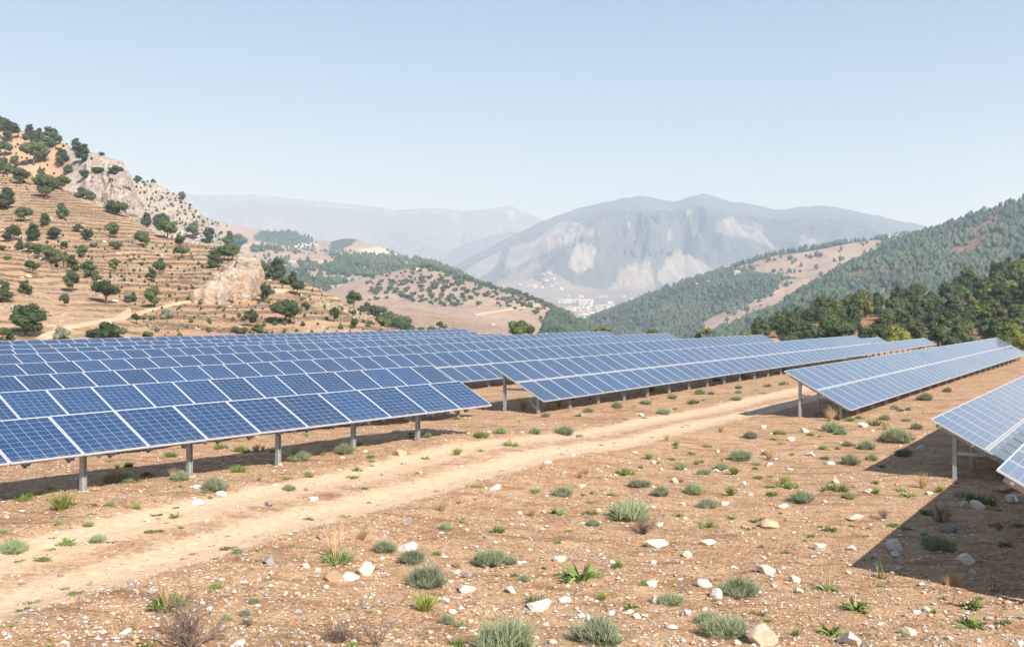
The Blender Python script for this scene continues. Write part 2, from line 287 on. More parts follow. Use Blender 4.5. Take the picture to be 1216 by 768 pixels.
HILL_TREES="r2,155,15.6 r14,169,25.4 r6,186,19.5 r35,161,12.5 r46,166,13.7 r37,179,23.4 r40,196,29.3 r62,174,21.5 r90,179,13.7 r74,196,18.8 r98,193,20.3 r19,201,15.6 r4,207,19.5 b121,182,5.5 b135,186,4.7 b163,214,8.6 b182,217,5.5 r216,238,10.9 b82,206,12.5 b102,211,11.7 b117,206,9.8 b137,207,12.5 r24,219,19.5 r47,220,18.8 r55,237,29.9 r73,226,17.7 b96,235,15.6 b108,237,11.7 b137,255,20.8 r2,248,24.7 r29,264,18.8 r54,269,15.6 r75,259,16.9 r92,276,10.4 r66,285,15.6 r39,286,19.5 r104,287,15.6 r134,283,19.5 b138,296,11.7 r169,294,20.3 r174,269,16.1 r190,271,18.2 r199,284,23.4 r230,285,20.8 r250,289,17.7 r270,291,16.1 r283,301,23.4 r214,293,14.3 r216,307,15.6 r99,307,16.9 r76,296,9.4 b111,293,7.3 r16,286,19.5 r8,288,11.7 r23,297,13 r35,301,14.3 r46,305,15.6 r55,310,18.2 r65,314,18.2 r76,318,18.8 r85,322,17.7 b2,297,7.3 b8,309,6.8 r39,326,18.2 r105,329,18.2 r137,323,15.6 b168,315,5.2 r190,321,14.3 r180,329,9.9 r255,318,19.5 r266,310,18.2 r276,310,20.8 b53,332,4.9 r30,350,16.4 r4,359,24.7 r86,347,24.7 r76,364,14.8 r31,400,41.1 r40,401,19.7 r126,361,29.6 b154,359,11.5 r183,366,24.7 r162,385,14 g71,403,18.1 b125,401,23 b137,401,17.3 b113,402,14.8 b176,400,9.9 g196,379,14.8 r3,405,18.1 r11,405,12.3 r115,337,11.5 r190,325,16.4 r180,334,11.5 r315,360,22 r338,386,31.3 r297,388,20.3 b306,394,11.8 r364,370,12.7 r397,382,16.9 r422,390,12.7 b437,388,5.4 b419,373,7.1 r353,351,19.5 r348,338,15.2 b339,337,11.8 r329,333,25.4 r310,331,23.7 b316,332,10.2 r361,333,15.2 r373,340,11 r388,346,12.7 r420,366,20.3 b430,370,8.5 b323,395,4.2 b283,350,6.8 b286,396,12.7 b385,393,3 b455,387,16.4 b469,388,18.5 b480,389,16.4 b436,369,12.3 b447,375,15.6 b463,383,16.4"

# ------------------------------------------------------------------ the ground sheet
def axis(segs):
    out = []
    for a, b, st in segs: out += list(np.arange(a, b, st))
    return out
gx = np.array(axis([(-42, -20, .5), (-20, 24, .2), (24, 60, .5)]))
def grow(a, sgn, lim, st=.7, k=1.09):
    o = []; v = a
    while abs(v) < lim: st *= k; v += sgn * st; o.append(v)
    return o
gx = np.array(grow(-42, -1, 14000)[::-1] + list(gx) + grow(60, 1, 14000))
gy = np.array(axis([(-30, 11, 1.0), (11, 58, .2), (58, 110, .5)])); gy = np.array(grow(-30, -1, 900)[::-1] + list(gy) + grow(110, 1, 13500, .6, 1.06))
GX, GY = np.meshgrid(gx, gy); GZ = ground(GX, GY)
nx, ny = len(gx), len(gy)
def grid_faces(nr, nc):
    i = np.arange(nr - 1)[:, None] * nc + np.arange(nc - 1)[None, :]
    return np.stack([i, i + 1, i + nc + 1, i + nc], -1).reshape(-1, 4)
d_ = trackd(GX, GY)
tm = np.exp(-((d_ - 1.1) / .56) ** 2) + np.exp(-((d_ + 1.1) / .56) ** 2) + .33 * np.exp(-(d_ / 2.4) ** 4)
tm = np.clip(tm, 0, 1.1) * sstep(170, 130, GY)
me = mesh('ground', np.stack([GX, GY, GZ], -1).reshape(-1, 3), grid_faces(ny, nx), [M['soil']], smooth=True, attrs={'track': tm.ravel()})
tag(obj('ground', me), 'bare reddish stony soil of the solar field with scattered stones and wheel tracks', 'ground', kind='structure')

# ------------------------------------------------------------------ hills: sheets strung between lines of known distance
def line(pts, px):
    pts = np.array(pts, float); return np.interp(px, pts[:, 0], pts[:, 1]), np.interp(px, pts[:, 0], pts[:, 2])
HILLS = {}
def hill(name, lines, x0, x1, step, rows, mats, relief=None, back=.25, backdrop=.35, attrs=None, smooth=True, label=None, knots=None):
    px = np.arange(x0, x1 + .01, step); n = len(lines)
    L = [line(l, px) for l in lines]
    ts = np.linspace(0, n - 1, rows)
    Y, Z = [], []
    T = []
    for t in ts:
        i = min(int(t), n - 2); f = t - i
        dep = L[i][1] * (1 - f) + L[i + 1][1] * f
        z0 = CZ - (L[i][0] - HY) / F * L[i][1]; z1 = CZ - (L[i + 1][0] - HY) / F * L[i + 1][1]
        Y.append(dep); Z.append(z0 * (1 - f) + z1 * f); T.append(np.full(px.shape, t / (n - 1)))
    nb = max(6, rows // 8); d1 = L[-1][1]; zc = CZ - (L[-1][0] - HY) / F * d1; z_f = Z[0]
    for k in range(1, nb + 1):
        q = k / nb; Y.append(d1 * (1 + back * q)); Z.append(zc - (d1 * back) * backdrop * q ** 1.4); T.append(np.full(px.shape, 1 + q * .3))
    Y = np.array(Y); Z = np.array(Z); T = np.array(T); PX = np.broadcast_to(px, Y.shape)
    X = (PX - HX) / F * Y
    if relief is not None:
        r_ = relief(X, Y, Z, T, PX)
        if isinstance(r_, tuple): X, Y, Z = r_
        else: Z = Z + r_
    PY = HY + F * (CZ - Z) / Y
    a = attrs(X, Y, Z, T, PX, PY) if attrs else {}
    V = np.stack([X, Y, Z], -1).reshape(-1, 3); Fq = grid_faces(*Y.shape)
    me = mesh(name, V, Fq, mats, smooth=smooth, attrs={k: np.ravel(v) for k, v in a.items()})
    o = tag(obj(name, me), label, name.replace('_', ' '), kind='structure')
    HILLS[name] = (V, Fq, BVHTree.FromPolygons([tuple(v) for v in V.tolist()], Fq.tolist()), X, Y, Z, PX, PY, T)
    return o
def ray_hill(px, py, names, tries=10, dpy=1.5):
    o = Vector((0, 0, CZ))
    for k in range(tries):
        d = Vector(((px - HX) / F, 1, (HY - (py + k * dpy)) / F)).normalized()
        best = None
        for n in names:
            h = HILLS[n][2].ray_cast(o, d, 40000)
            if h[0] is not None and (best is None or h[3] < best[3]): best = h
        if best is not None: return best[0], best[1]
    return None, None

def terraced_mat():
    k = NT('terraced_slope'); p = k.pos(); sl = k.slope()
    a = k.noise(p, .03, 5, .6); b = k.noise(p, .3, 5, .65); c = k.noise(p, 1.6, 4, .75); st = k.noise(p, .5, 4, .6, mul=(.6, .6, 5))
    col = k.mix(k.rng(a, .35, .65), (.46, .26, .143), (.55, .355, .222))
    col = k.mix(k.rng(b, .5, .7, 0, .7), col, (.58, .42, .28))
    col = k.mix(k.rng(c, .45, .3, 0, .75), col, (.2, .12, .07))
    wp_ = k.rng(k.noise(p, .05, 3, .6), .5, .66); wall = k.mix(k.math('ADD', k.rng(c, .5, .72), k.math('MULTIPLY', wp_, k.rng(c, .3, .6, 0, .8))), (.145, .09, .055), (.6, .48, .36))  # bank earth and stones, darkened so the colour paints in riser shade
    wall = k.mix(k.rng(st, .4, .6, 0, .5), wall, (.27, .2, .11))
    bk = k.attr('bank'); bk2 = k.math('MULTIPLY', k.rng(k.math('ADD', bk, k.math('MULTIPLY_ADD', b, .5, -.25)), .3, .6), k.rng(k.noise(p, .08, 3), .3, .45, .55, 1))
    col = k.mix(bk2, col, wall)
    r = k.attr('rock')
    rn = k.noise(p, .25, 5, .7)
    vs_ = k.noise(p, .5, 5, .7, mul=(1, 1, .22))
    mp_ = k.n('ShaderNodeMapping'); mp_.inputs['Scale'].default_value = (1, 1, .4); k.l(p, mp_.inputs[0]); dn = k.n('ShaderNodeVectorMath', operation='ADD'); k.l(mp_.outputs[0], dn.inputs[0])
    nz = k.n('ShaderNodeTexNoise'); nz.inputs['Scale'].default_value = .35; nz.inputs['Detail'].default_value = 4; k.l(p, nz.inputs['Vector']); sc_ = k.n('ShaderNodeVectorMath', operation='SCALE'); sc_.inputs['Scale'].default_value = 4.0; k.l(nz.outputs['Color'], sc_.inputs[0]); k.l(sc_.outputs[0], dn.inputs[1])
    crk = k.voro(dn.outputs[0], .22, 'DISTANCE_TO_EDGE')
    rc = k.mix(k.rng(rn, .35, .65), (.31, .255, .215), (.5, .43, .37)); rc = k.mix(k.rng(crk, .05, .0, 0, .5), rc, (.15, .115, .095)); rc = k.mix(k.rng(c, .45, .3, 0, .8), rc, (.16, .12, .1)); rc = k.mix(k.rng(vs_, .47, .34, 0, .75), rc, (.19, .15, .13)); rc = k.mix(k.rng(vs_, .6, .72, 0, .5), rc, (.56, .4, .27))
    col = k.mix(k.rng(k.math('ADD', r, k.math('MULTIPLY_ADD', rn, .8, -.4)), .35, .65), col, rc)
    vor = k.voro(p, .55); vc = k.voro(p, .55, out='Color'); sx = k.n('ShaderNodeSeparateColor'); k.l(vc, sx.inputs[0])
    pm = k.math('LESS_THAN', vor, k.rng(sx.outputs[0], .7, 1, 0, .3))
    shrub = k.math('GREATER_THAN', sx.outputs[1], .6)
    col = k.mix(pm, col, k.mix(shrub, (.7, .62, .53), (.1, .11, .045)))
    k.base(col); k.bump(k.math('ADD', c, b), .7, .8); return k.m
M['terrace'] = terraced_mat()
BANK = {}
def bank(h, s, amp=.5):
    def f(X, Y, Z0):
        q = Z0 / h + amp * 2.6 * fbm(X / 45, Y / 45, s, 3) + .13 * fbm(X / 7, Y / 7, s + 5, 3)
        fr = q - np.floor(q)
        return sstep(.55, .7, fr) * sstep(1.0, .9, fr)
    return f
def terrace(h, s, amp=.5):
    def f(X, Y, Z, T, PX):
        q = Z / h + amp * 2.6 * fbm(X / 45, Y / 45, s, 3) + .13 * fbm(X / 7, Y / 7, s + 5, 3)
        fr = q - np.floor(q)
        dz = (sstep(.66, 1.0, fr) - fr) * h * .6
        m = np.clip(T * 8, 0, 1) * np.where(T > 1, 0, 1) * (.45 + .55 * sstep(-.25, .2, fbm(X / 18, Y / 18, s + 9, 3)))
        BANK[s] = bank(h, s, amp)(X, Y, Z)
        return dz * m + .22 * fbm(X / 5, Y / 5, s + 2, 4) + 1.6 * fbm(X / 30, Y / 30, s + 3, 3) * np.sin(np.clip(T, 0, 1) * math.pi)
    return f
A_crest = [(-200, 170, 350), (0, 199, 330), (34, 208, 320), (81, 226, 305), (112, 239, 300), (156, 258, 290), (188, 278, 280), (216, 287, 275), (260, 292, 262), (276, 298, 255),
           (292, 308, 246), (306, 327, 236), (343, 332, 230), (365, 335, 225), (381, 345, 220), (398, 352, 212), (410, 361, 207), (425, 366, 203), (442, 373, 198), (449, 380, 194), (464, 390, 190), (482, 398, 186), (500, 408, 182), (560, 412, 176)]
A_front = [(-200, 428, 105), (0, 420, 116), (250, 414, 135), (480, 409, 160), (560, 414, 165)]
A_mid = [(-200, 330, 200), (0, 352, 185), (150, 372, 168), (230, 366, 172), (320, 360, 182), (400, 378, 180), (460, 399, 175), (500, 410, 172), (560, 413, 170)]
def A_rel(X, Y, Z, T, PX):
    return terrace(1.15, 21)(X, Y, Z, T, PX)
hill('terraced_hillside', [A_front, A_mid, A_crest], -200, 560, 1.0, 300, [M['terrace']], A_rel,
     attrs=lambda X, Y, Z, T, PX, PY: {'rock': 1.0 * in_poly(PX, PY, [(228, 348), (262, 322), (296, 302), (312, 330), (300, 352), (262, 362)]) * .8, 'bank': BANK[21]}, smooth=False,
     label='terraced reddish hillside dotted with pines behind the panels')
S_crest = [(-200, 240, 200), (0, 288, 172), (30, 304, 168), (60, 319, 163), (82, 327, 160), (100, 333, 157), (125, 346, 153), (140, 353, 150), (160, 372, 142), (175, 388, 134), (190, 405, 126), (215, 420, 118)]
S_front = [(-200, 432, 98), (0, 424, 106), (100, 420, 112), (215, 422, 116)]
hill('spur_hillside', [S_front, S_crest], -200, 214, 1.0, 200, [M['terrace']], terrace(.8, 44, .6), backdrop=.5, back=.12,
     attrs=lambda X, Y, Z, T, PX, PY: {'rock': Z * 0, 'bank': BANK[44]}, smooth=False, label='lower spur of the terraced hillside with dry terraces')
C_crest = [(-200, 100, 560), (0, 149, 520), (25, 157, 512), (50, 164, 505), (80, 173, 490), (110, 181, 470), (128, 186, 460), (146, 192, 452), (154, 204, 448), (161, 222, 446), (168, 243, 445), (176, 258, 442), (190, 276, 440), (230, 300, 436)]
C_up = [(-200, 190, 470), (0, 185, 480), (60, 190, 470), (100, 196, 452), (118, 199, 447), (146, 203, 444), (158, 222, 443), (168, 246, 442), (176, 262, 440), (190, 280, 438), (230, 304, 434)]
C_front = [(-200, 300, 400), (0, 262, 410), (90, 268, 420), (120, 274, 430), (150, 282, 434), (190, 300, 432), (230, 320, 430)]
def C_rel(X, Y, Z, T, PX):
    w = sstep(92, 116, PX) * sstep(0, .12, T) * sstep(1.1, .8, T)
    r = ridged(X / 9, Z / 34, 61, 4) - .5; q = fbm(X / 4, Z / 5, 62, 4)
    Y2 = Y - w * (15 * r + 4 * q)
    return X, Y2, Z + (1 - w) * (1.2 * fbm(X / 14, Y / 14, 63, 4)) + 1.4 * w * fbm(X / 3.5, Y / 3, 64, 3)
hill('rocky_cliff', [C_front, C_up, C_crest], -200, 228, .8, 190, [M['terrace']], C_rel, back=.2, backdrop=.5, smooth=False,
     attrs=lambda X, Y, Z, T, PX, PY: {'rock': sstep(60, 112, PX + 10 * fbm(X / 12, Y / 12, 5, 3)) * .9 + .25}, label='pale grey cliff and pine topped summit above the terraces')
R_crest = [(120, 205, 640), (165, 214, 640), (185, 219, 640), (208, 230, 630), (235, 251, 615), (250, 263, 600), (262, 276, 590), (270, 290, 580), (285, 312, 570), (320, 340, 560)]
R_front = [(120, 300, 540), (270, 312, 530), (320, 345, 540)]
hill('stony_ridge', [R_front, R_crest], 120, 318, .8, 130, [M['terrace']], lambda X, Y, Z, T, PX: 4 * fbm(X / 22, Y / 22, 71, 5) * np.sin(np.clip(T, 0.1, .97) * math.pi) + 1.2 * fbm(X / 5, Y / 5, 72, 3), smooth=False, back=.2, backdrop=.6,
     attrs=lambda X, Y, Z, T, PX, PY: {'rock': .78 + .4 * fbm(X / 30, Y / 30, 8, 3), 'bank': 0 * Z}, label='stony ridge dotted with shrubs behind the cliff')

def slope_mat(name, bare, bare2, veg, rock=(.6, .53, .46), s=1.0, shr=True):
    k = NT(name); p = k.pos()
    a = k.noise(p, .012 * s, 5, .6); b = k.noise(p, .09 * s, 5, .7); c = k.noise(p, .5 * s, 4, .75)
    col = k.mix(k.rng(a, .35, .65), bare, bare2); col = k.mix(k.rng(c, .5, .7, 0, .5), col, tuple(min(1, x * 1.35) for x in bare2))
    col = k.mix(k.rng(b, .46, .34, 0, .6), col, tuple(x * .6 for x in bare))
    v = k.attr('veg'); vv = k.math('ADD', v, k.math('MULTIPLY_ADD', b, 1.2, -.6)); vv = k.math('ADD', vv, k.math('MULTIPLY_ADD', c, .5, -.25))
    vc = k.mix(k.rng(c, .3, .7), tuple(x * .75 for x in veg), tuple(x * 1.35 for x in veg))
    col = k.mix(k.rng(vv, .35, .6), col, vc)
    r = k.attr('rock'); rr = k.math('ADD', r, k.math('MULTIPLY_ADD', b, 1.1, -.55)); gs = k.noise(p, .022, 5, .65, mul=(1, .18, .25)); rr = k.math('ADD', rr, k.math('MULTIPLY_ADD', gs, 1.3 if s < 1 else .3, -.65 if s < 1 else -.15)); rr = k.math('ADD', rr, k.math('MULTIPLY_ADD', c, .5, -.25))
    rc = k.mix(k.rng(c, .35, .65), tuple(x * .72 for x in rock), rock)
    col = k.mix(k.rng(rr, .32, .72), col, rc)
    k.base(col); k.bump(k.math('ADD', b, c), .7, 3 / s if s >= 1 else 30); return k.m
M['tan'] = slope_mat('dry_tan_slope', (.36, .25, .18), (.45, .335, .25), (.06, .075, .03))
M['mount'] = slope_mat('mountain_slope', (.27, .22, .18), (.36, .31, .26), (.115, .122, .105), (.43, .41, .39), s=.25)
M['ridge'] = slope_mat('ridge_slope', (.34, .24, .175), (.43, .32, .24), (.06, .075, .03), (.5, .36, .26))
M['forest_floor'] = slope_mat('forest_floor', (.3, .16, .09), (.4, .23, .14), (.05, .055, .025), s=3)
def rel(a, sc, s, crest=.15):
    def f(X, Y, Z, T, PX):
        w = np.sin(np.clip(T, 0, 1) * math.pi) * (1 - crest) + crest
        w = np.where(T > 1, crest, w)
        return a * fbm(X / sc, Y / sc, s, 5) * w
    return f
def polys(*ps):
    def f(PX, PY):
        m = np.zeros(PX.shape)
        for p in ps: m = np.maximum(m, in_poly(PX, PY, p) * 1.0)
        return m
    return f
def blur(a, n=2):
    for _ in range(n):
        p = np.pad(a, 1, mode='edge'); a = (p[1:-1, 1:-1] * 2 + p[:-2, 1:-1] + p[2:, 1:-1] + p[1:-1, :-2] + p[1:-1, 2:]) / 6
    return a

# middle hill with dots, and the bare tan hump before it
B_crest = [(340, 362, 1215), (380, 348, 1256), (410, 337, 1282), (430, 330, 1282), (470, 322, 1282), (498, 317, 1282), (512, 318, 1282), (530, 324, 1276), (545, 330, 1269), (570, 338, 1256), (600, 346, 1235), (630, 355, 1215), (645, 362, 1202), (660, 370, 1188), (680, 380, 1161), (700, 390, 1134), (720, 400, 1107), (760, 412, 1080)]
B_front = [(340, 402, 756), (560, 404, 756), (700, 412, 810), (760, 420, 837)]
B_mid = [(340, 366, 1080), (430, 352, 1026), (500, 352, 999), (560, 358, 999), (640, 373, 972), (700, 397, 1026), (760, 414, 1053)]
hill('dotted_hill', [B_front, B_mid, B_crest], 340, 758, 1.0, 150, [M['tan']], rel(9, 90, 81, .05),
     attrs=lambda X, Y, Z, T, PX, PY: {'veg': blur(polys([(640, 380), (668, 372), (760, 410), (760, 425), (660, 410)])(PX, PY)) * .9 + .05, 'rock': .0 * Z},
     label='dry tan hill dotted with dark shrubs in the middle distance')
H_crest = [(380, 352, 600), (420, 356, 588), (440, 359, 581), (470, 362, 569), (495, 365, 556), (532, 374, 538), (578, 383, 512), (620, 393, 488), (660, 403, 462), (700, 412, 438)]
H_front = [(380, 404, 375), (560, 408, 362), (700, 416, 375)]
hill('bare_hump', [H_front, H_crest], 380, 698, 1.0, 70, [M['tan']], rel(3, 40, 83, .05), attrs=lambda X, Y, Z, T, PX, PY: {'veg': Z * 0 + .02, 'rock': Z * 0}, label='bare tan hump of land behind the panels')
W_crest = [(270, 292, 1755), (300, 295, 1820), (330, 297, 1820), (360, 301, 1820), (400, 304, 1807), (440, 305, 1794), (480, 308, 1768), (510, 313, 1729), (540, 323, 1690), (580, 345, 1625), (620, 380, 1560)]
W_front = [(270, 350, 1300), (460, 352, 1300), (620, 390, 1300)]
hill('wooded_plateau', [W_front, W_crest], 270, 618, 1.2, 70, [M['tan']], rel(6, 120, 85, .1), attrs=lambda X, Y, Z, T, PX, PY: {'veg': Z * 0 + .1, 'rock': blur(polys([(340, 309), (372, 308), (398, 311), (396, 314), (345, 312)], [(388, 341), (415, 329), (412, 336), (392, 345)])(PX, PY))}, label='wooded plateau with tan fields between two hills')
K_crest = [(180, 245, 3105), (230, 255, 3038), (255, 261, 2970), (275, 267, 2970), (300, 271, 2970), (320, 275, 2970), (345, 274, 2970), (370, 284, 2970), (395, 287, 2943), (410, 283, 2902), (425, 284, 2902), (440, 289, 2835), (460, 294, 2808), (480, 304, 2768), (500, 316, 2700), (530, 335, 2632), (580, 360, 2565)]
K_front = [(180, 335, 2160), (400, 335, 2160), (580, 372, 2160)]
hill('hazy_ridge', [K_front, K_crest], 180, 578, 1.2, 90, [M['tan']], rel(30, 180, 87, .08),
     attrs=lambda X, Y, Z, T, PX, PY: {'veg': .35 + .5 * blur(polys([(315, 270), (345, 270), (372, 284), (340, 292), (300, 285)], [(395, 285), (425, 283), (415, 292), (390, 300)])(PX, PY), 6) + .25 * fbm(X / 200, Y / 200, 4, 3), 'rock': blur(polys([(345, 291), (375, 288), (380, 292), (350, 294)], [(425, 296), (450, 293), (474, 303), (440, 304)])(PX, PY))}, label='hazy ridge with scrub and pale fields beyond the plateau')

# wooded slopes on the right
F_crest = [(600, 420, 1750), (660, 403, 1792), (680, 396, 1820), (700, 381, 1890), (730, 370, 1960), (760, 355, 2002), (790, 343, 2030), (820, 333, 2072), (850, 325, 2100), (880, 314, 2100), (910, 305, 2100), (940, 299, 2100), (970, 294, 2100), (1000, 289, 2100), (1030, 286, 2100), (1060, 281, 2100), (1080, 279, 2100), (1110, 284, 2100), (1180, 300, 2100)]
F_mid = [(600, 424, 1652), (700, 396, 1680), (800, 368, 1722), (880, 338, 1792), (960, 331, 1820), (1060, 318, 1848), (1180, 330, 1820)]
F_front = [(600, 428, 1540), (900, 405, 1400), (1180, 380, 1400)]
BARE = polys([(876, 317), (920, 304), (960, 299), (1010, 289), (1048, 284), (1040, 296), (1005, 310), (990, 328), (960, 331), (898, 322)],
             [(990, 334), (955, 331), (912, 350), (868, 366), (832, 384), (838, 392), (872, 388), (905, 370), (945, 354)])
CUT = polys([(930, 332), (960, 329), (992, 334), (968, 342), (930, 352), (905, 362), (912, 350)], [(838, 378), (862, 372), (880, 380), (850, 386)])
hill('wooded_ridge', [F_front, F_mid, F_crest], 600, 1178, 1.2, 150, [M['ridge']], rel(22, 150, 91, .05),
     attrs=lambda X, Y, Z, T, PX, PY: {'veg': .75 - .75 * blur(BARE(PX, PY)), 'rock': .6 * blur(CUT(PX, PY))}, label='wooded ridge with a bare tan field and an ochre cutting')
G_crest = [(820, 408, 1256), (860, 394, 1282), (900, 376, 1323), (940, 356, 1364), (970, 338, 1390), (1000, 321, 1431), (1030, 306, 1458), (1060, 291, 1485), (1090, 280, 1498), (1120, 270, 1512), (1150, 260, 1512), (1180, 249, 1512), (1216, 236, 1512), (1250, 230, 1512), (1330, 268, 1512), (1420, 330, 1512)]
G_front = [(820, 412, 945), (1000, 404, 891), (1216, 396, 864), (1420, 390, 837)]
hill('pine_slope', [G_front, G_crest], 820, 1420, 1.2, 150, [M['forest_floor']], rel(16, 110, 93, .05), attrs=lambda X, Y, Z, T, PX, PY: {'veg': Z * 0 + .45, 'rock': Z * 0}, label='long pine covered slope rising to the right')
N_crest = [(840, 408, 250), (880, 401, 270), (920, 390, 290), (960, 380, 310), (1000, 372, 325), (1040, 364, 335), (1080, 356, 345), (1110, 349, 350), (1150, 337, 352), (1180, 329, 354), (1216, 320, 356), (1250, 316, 358), (1330, 340, 360), (1420, 366, 360)]
N_front = [(840, 424, 180), (1000, 420, 165), (1216, 420, 150), (1420, 420, 140)]
hill('near_pine_knoll', [N_front, N_crest], 840, 1420, 1.2, 120, [M['forest_floor']], rel(4, 35, 95, .1),
     attrs=lambda X, Y, Z, T, PX, PY: {'veg': Z * 0 + .12, 'rock': .65 * blur(polys([(1090, 352), (1130, 336), (1134, 342), (1100, 356)], [(1156, 336), (1178, 324), (1180, 334), (1160, 342)], [(1034, 368), (1052, 360), (1050, 370), (1036, 376)])(PX, PY), 1)}, label='red earth knoll carrying the near pines')

# far mountains
E_crest = [(440, 372, 5375), (480, 352, 5625), (520, 328, 5875), (545, 314, 6000), (560, 305, 6062), (580, 296, 6125), (600, 285, 6188), (620, 275, 6250), (650, 262, 6250), (680, 252, 6250), (700, 246, 6250), (720, 240, 6250), (745, 235, 6250), (760, 233, 6250), (775, 236, 6250), (800, 240, 6250), (820, 234, 6250), (835, 231, 6250), (850, 235, 6250), (870, 242, 6250), (890, 245, 6250), (920, 250, 6250), (950, 248, 6250), (990, 247, 6250), (1020, 250, 6250), (1050, 257, 6250), (1080, 265, 6250), (1100, 272, 6250), (1150, 285, 6250), (1300, 320, 6250)]
E_mid = [(440, 376, 4500), (560, 352, 4750), (640, 338, 4875), (700, 342, 4812), (760, 344, 4812), (850, 330, 4875), (1000, 330, 4875), (1300, 345, 4875)]
E_low = [(440, 378, 4375), (560, 362, 4500), (640, 349, 4562), (700, 350, 4562), (760, 349, 4562), (850, 344, 4562), (1300, 352, 4562)]
E_front = [(440, 386, 3375), (1300, 386, 3375)]
PEAKS = [(638, 322, 60, 26), (570, 322, 42, 20), (690, 300, 50, 24), (803, 312, 60, 26), (860, 268, 50, 28), (668, 275, 50, 24)]
GUL = {}
def cap(X, Y, Z, z, T, PX, crest, soft, k):     # keeps spurs below the skyline
    cp = np.interp(PX, [c[0] for c in crest], [c[1] for c in crest]); zm = CZ - (cp + 1.5 + k * np.clip(.98 - T, 0, 1) - HY) / F * Y
    zt = -soft * np.logaddexp(-(Z + z) / soft, -zm / soft)
    return np.where(T >= .975, z, zt - Z)
def E_rel(X, Y, Z, T, PX):
    PY = HY + F * (CZ - Z) / Y
    w = sstep(.55, .75, T) * (1 - .95 * sstep(.72, .97, T)); w = np.where(T > 1, .05, w) * (.25 + .75 * sstep(560, 690, PX))
    wx = X + 260 * fbm(X / 900, Y / 900, 55, 3); wy = Y + 260 * fbm(X / 900, Y / 900, 56, 3)
    r = ridged((wx + .35 * wy) / 620, (wy - .25 * wx) / 1100, 41, 5) - .55
    z = 500 * r * w + 12 * fbm(X / 300, Y / 300, 43, 4) * sstep(.05, .3, T)
    fine = ridged((wx + .5 * wy) / 150, wy / 420, 47, 4) - .5
    z = z + 300 * fine * w
    GUL['f'] = fine
    for a, b, rx, hh in PEAKS:
        z = z + 95 * np.exp(-((PX - a) / rx) ** 2 - ((PY - b) / 22) ** 2) * w * (.6 + fine)
    return cap(X, Y, Z, z, T, PX, E_crest, 25., 55)
ROCKP = polys([(599, 320), (606, 293), (634, 286), (664, 264), (682, 264), (718, 276), (692, 281), (657, 295), (636, 303), (612, 318)],
              [(674, 316), (685, 288), (709, 295), (704, 314), (687, 326)], [(550, 325), (563, 314), (596, 297), (589, 319), (563, 332)],
              [(836, 275), (850, 266), (869, 256), (890, 264), (911, 276), (924, 297), (902, 287), (881, 279), (852, 276)],
              [(780, 330), (790, 312), (803, 297), (817, 303), (836, 312), (852, 322), (834, 332), (791, 342)],
              [(710, 262), (718, 261), (722, 264), (712, 266)], [(740, 266), (750, 264), (748, 272), (741, 272)], [(752, 281), (766, 277), (765, 284), (754, 285)], [(791, 278), (799, 274), (798, 284), (792, 288)],
              [(810, 252), (820, 247), (826, 254), (812, 256)], [(940, 285), (955, 280), (972, 287), (950, 294)])
PLAIN = polys([(580, 378), (590, 335), (637, 309), (655, 322), (680, 338), (720, 345), (740, 318), (770, 310), (780, 345), (860, 325), (900, 345), (900, 385), (580, 390)])
hill('big_mountain', [E_front, E_low, E_mid, E_crest], 440, 1300, 1.2, 300, [M['mount']], E_rel, back=.25, backdrop=.3,
     attrs=lambda X, Y, Z, T, PX, PY: {'veg': .86 - .62 * blur(PLAIN(PX, PY), 4) - .8 * blur(ROCKP(PX, PY), 2) + .7 * sstep(-.02, -.2, GUL['f']) * (1 - blur(PLAIN(PX, PY), 4)) - .12 * sstep(.1, .3, GUL['f']), 'rock': .54 * blur(ROCKP(PX, PY), 2) - .55 * sstep(.05, -.2, GUL['f']) * blur(ROCKP(PX, PY), 2)}, label='big hazy mountain with pale bare rock faces above the valley')
D2_crest = [(440, 360, 7875), (480, 332, 8000), (520, 304, 8125), (540, 295, 8125), (560, 286, 8125), (580, 281, 8125), (600, 276, 8125), (620, 276, 8125), (640, 272, 8125), (680, 285, 8125), (760, 300, 8125)]
hill('blue_shoulder', [[(440, 372, 7000), (760, 372, 7000)], D2_crest], 440, 760, 2, 60, [M['mount']], rel(120, 500, 101, .1), attrs=lambda X, Y, Z, T, PX, PY: {'veg': Z * 0 + .6, 'rock': Z * 0}, label='blue shoulder of hill left of the big mountain')
D_crest = [(60, 215, 9200), (150, 226, 9200), (225, 232, 9200), (260, 233, 9200), (300, 232, 9200), (340, 238, 9200), (370, 242, 9200), (420, 245, 9200), (450, 249, 9200), (470, 252, 9200), (500, 249, 9200), (520, 248, 9200), (550, 250, 9200), (575, 247, 9200), (605, 242, 9200), (625, 250, 9200), (640, 257, 9200), (660, 266, 9200), (720, 285, 9200), (1300, 300, 9200)]
def D_rel(X, Y, Z, T, PX):
    w = sstep(0, .3, T) * (1 - .9 * sstep(.7, 1, T)); w = np.where(T > 1, .1, w) + 0 * X
    return cap(X, Y, Z, 700 * (ridged(X / 1300, Y / 1500, 111, 5) - .5) * w, T, PX, D_crest, 30., 45)
hill('far_range', [[(60, 372, 7600), (1300, 372, 7600)], D_crest], 60, 1300, 2, 120, [M['mount']], D_rel, attrs=lambda X, Y, Z, T, PX, PY: {'veg': Z * 0 + .5, 'rock': blur(polys([(602, 250), (607, 248), (612, 262), (605, 258)], [(535, 255), (545, 252), (540, 264)])(PX, PY))}, label='farthest pale blue mountain range on the horizon')

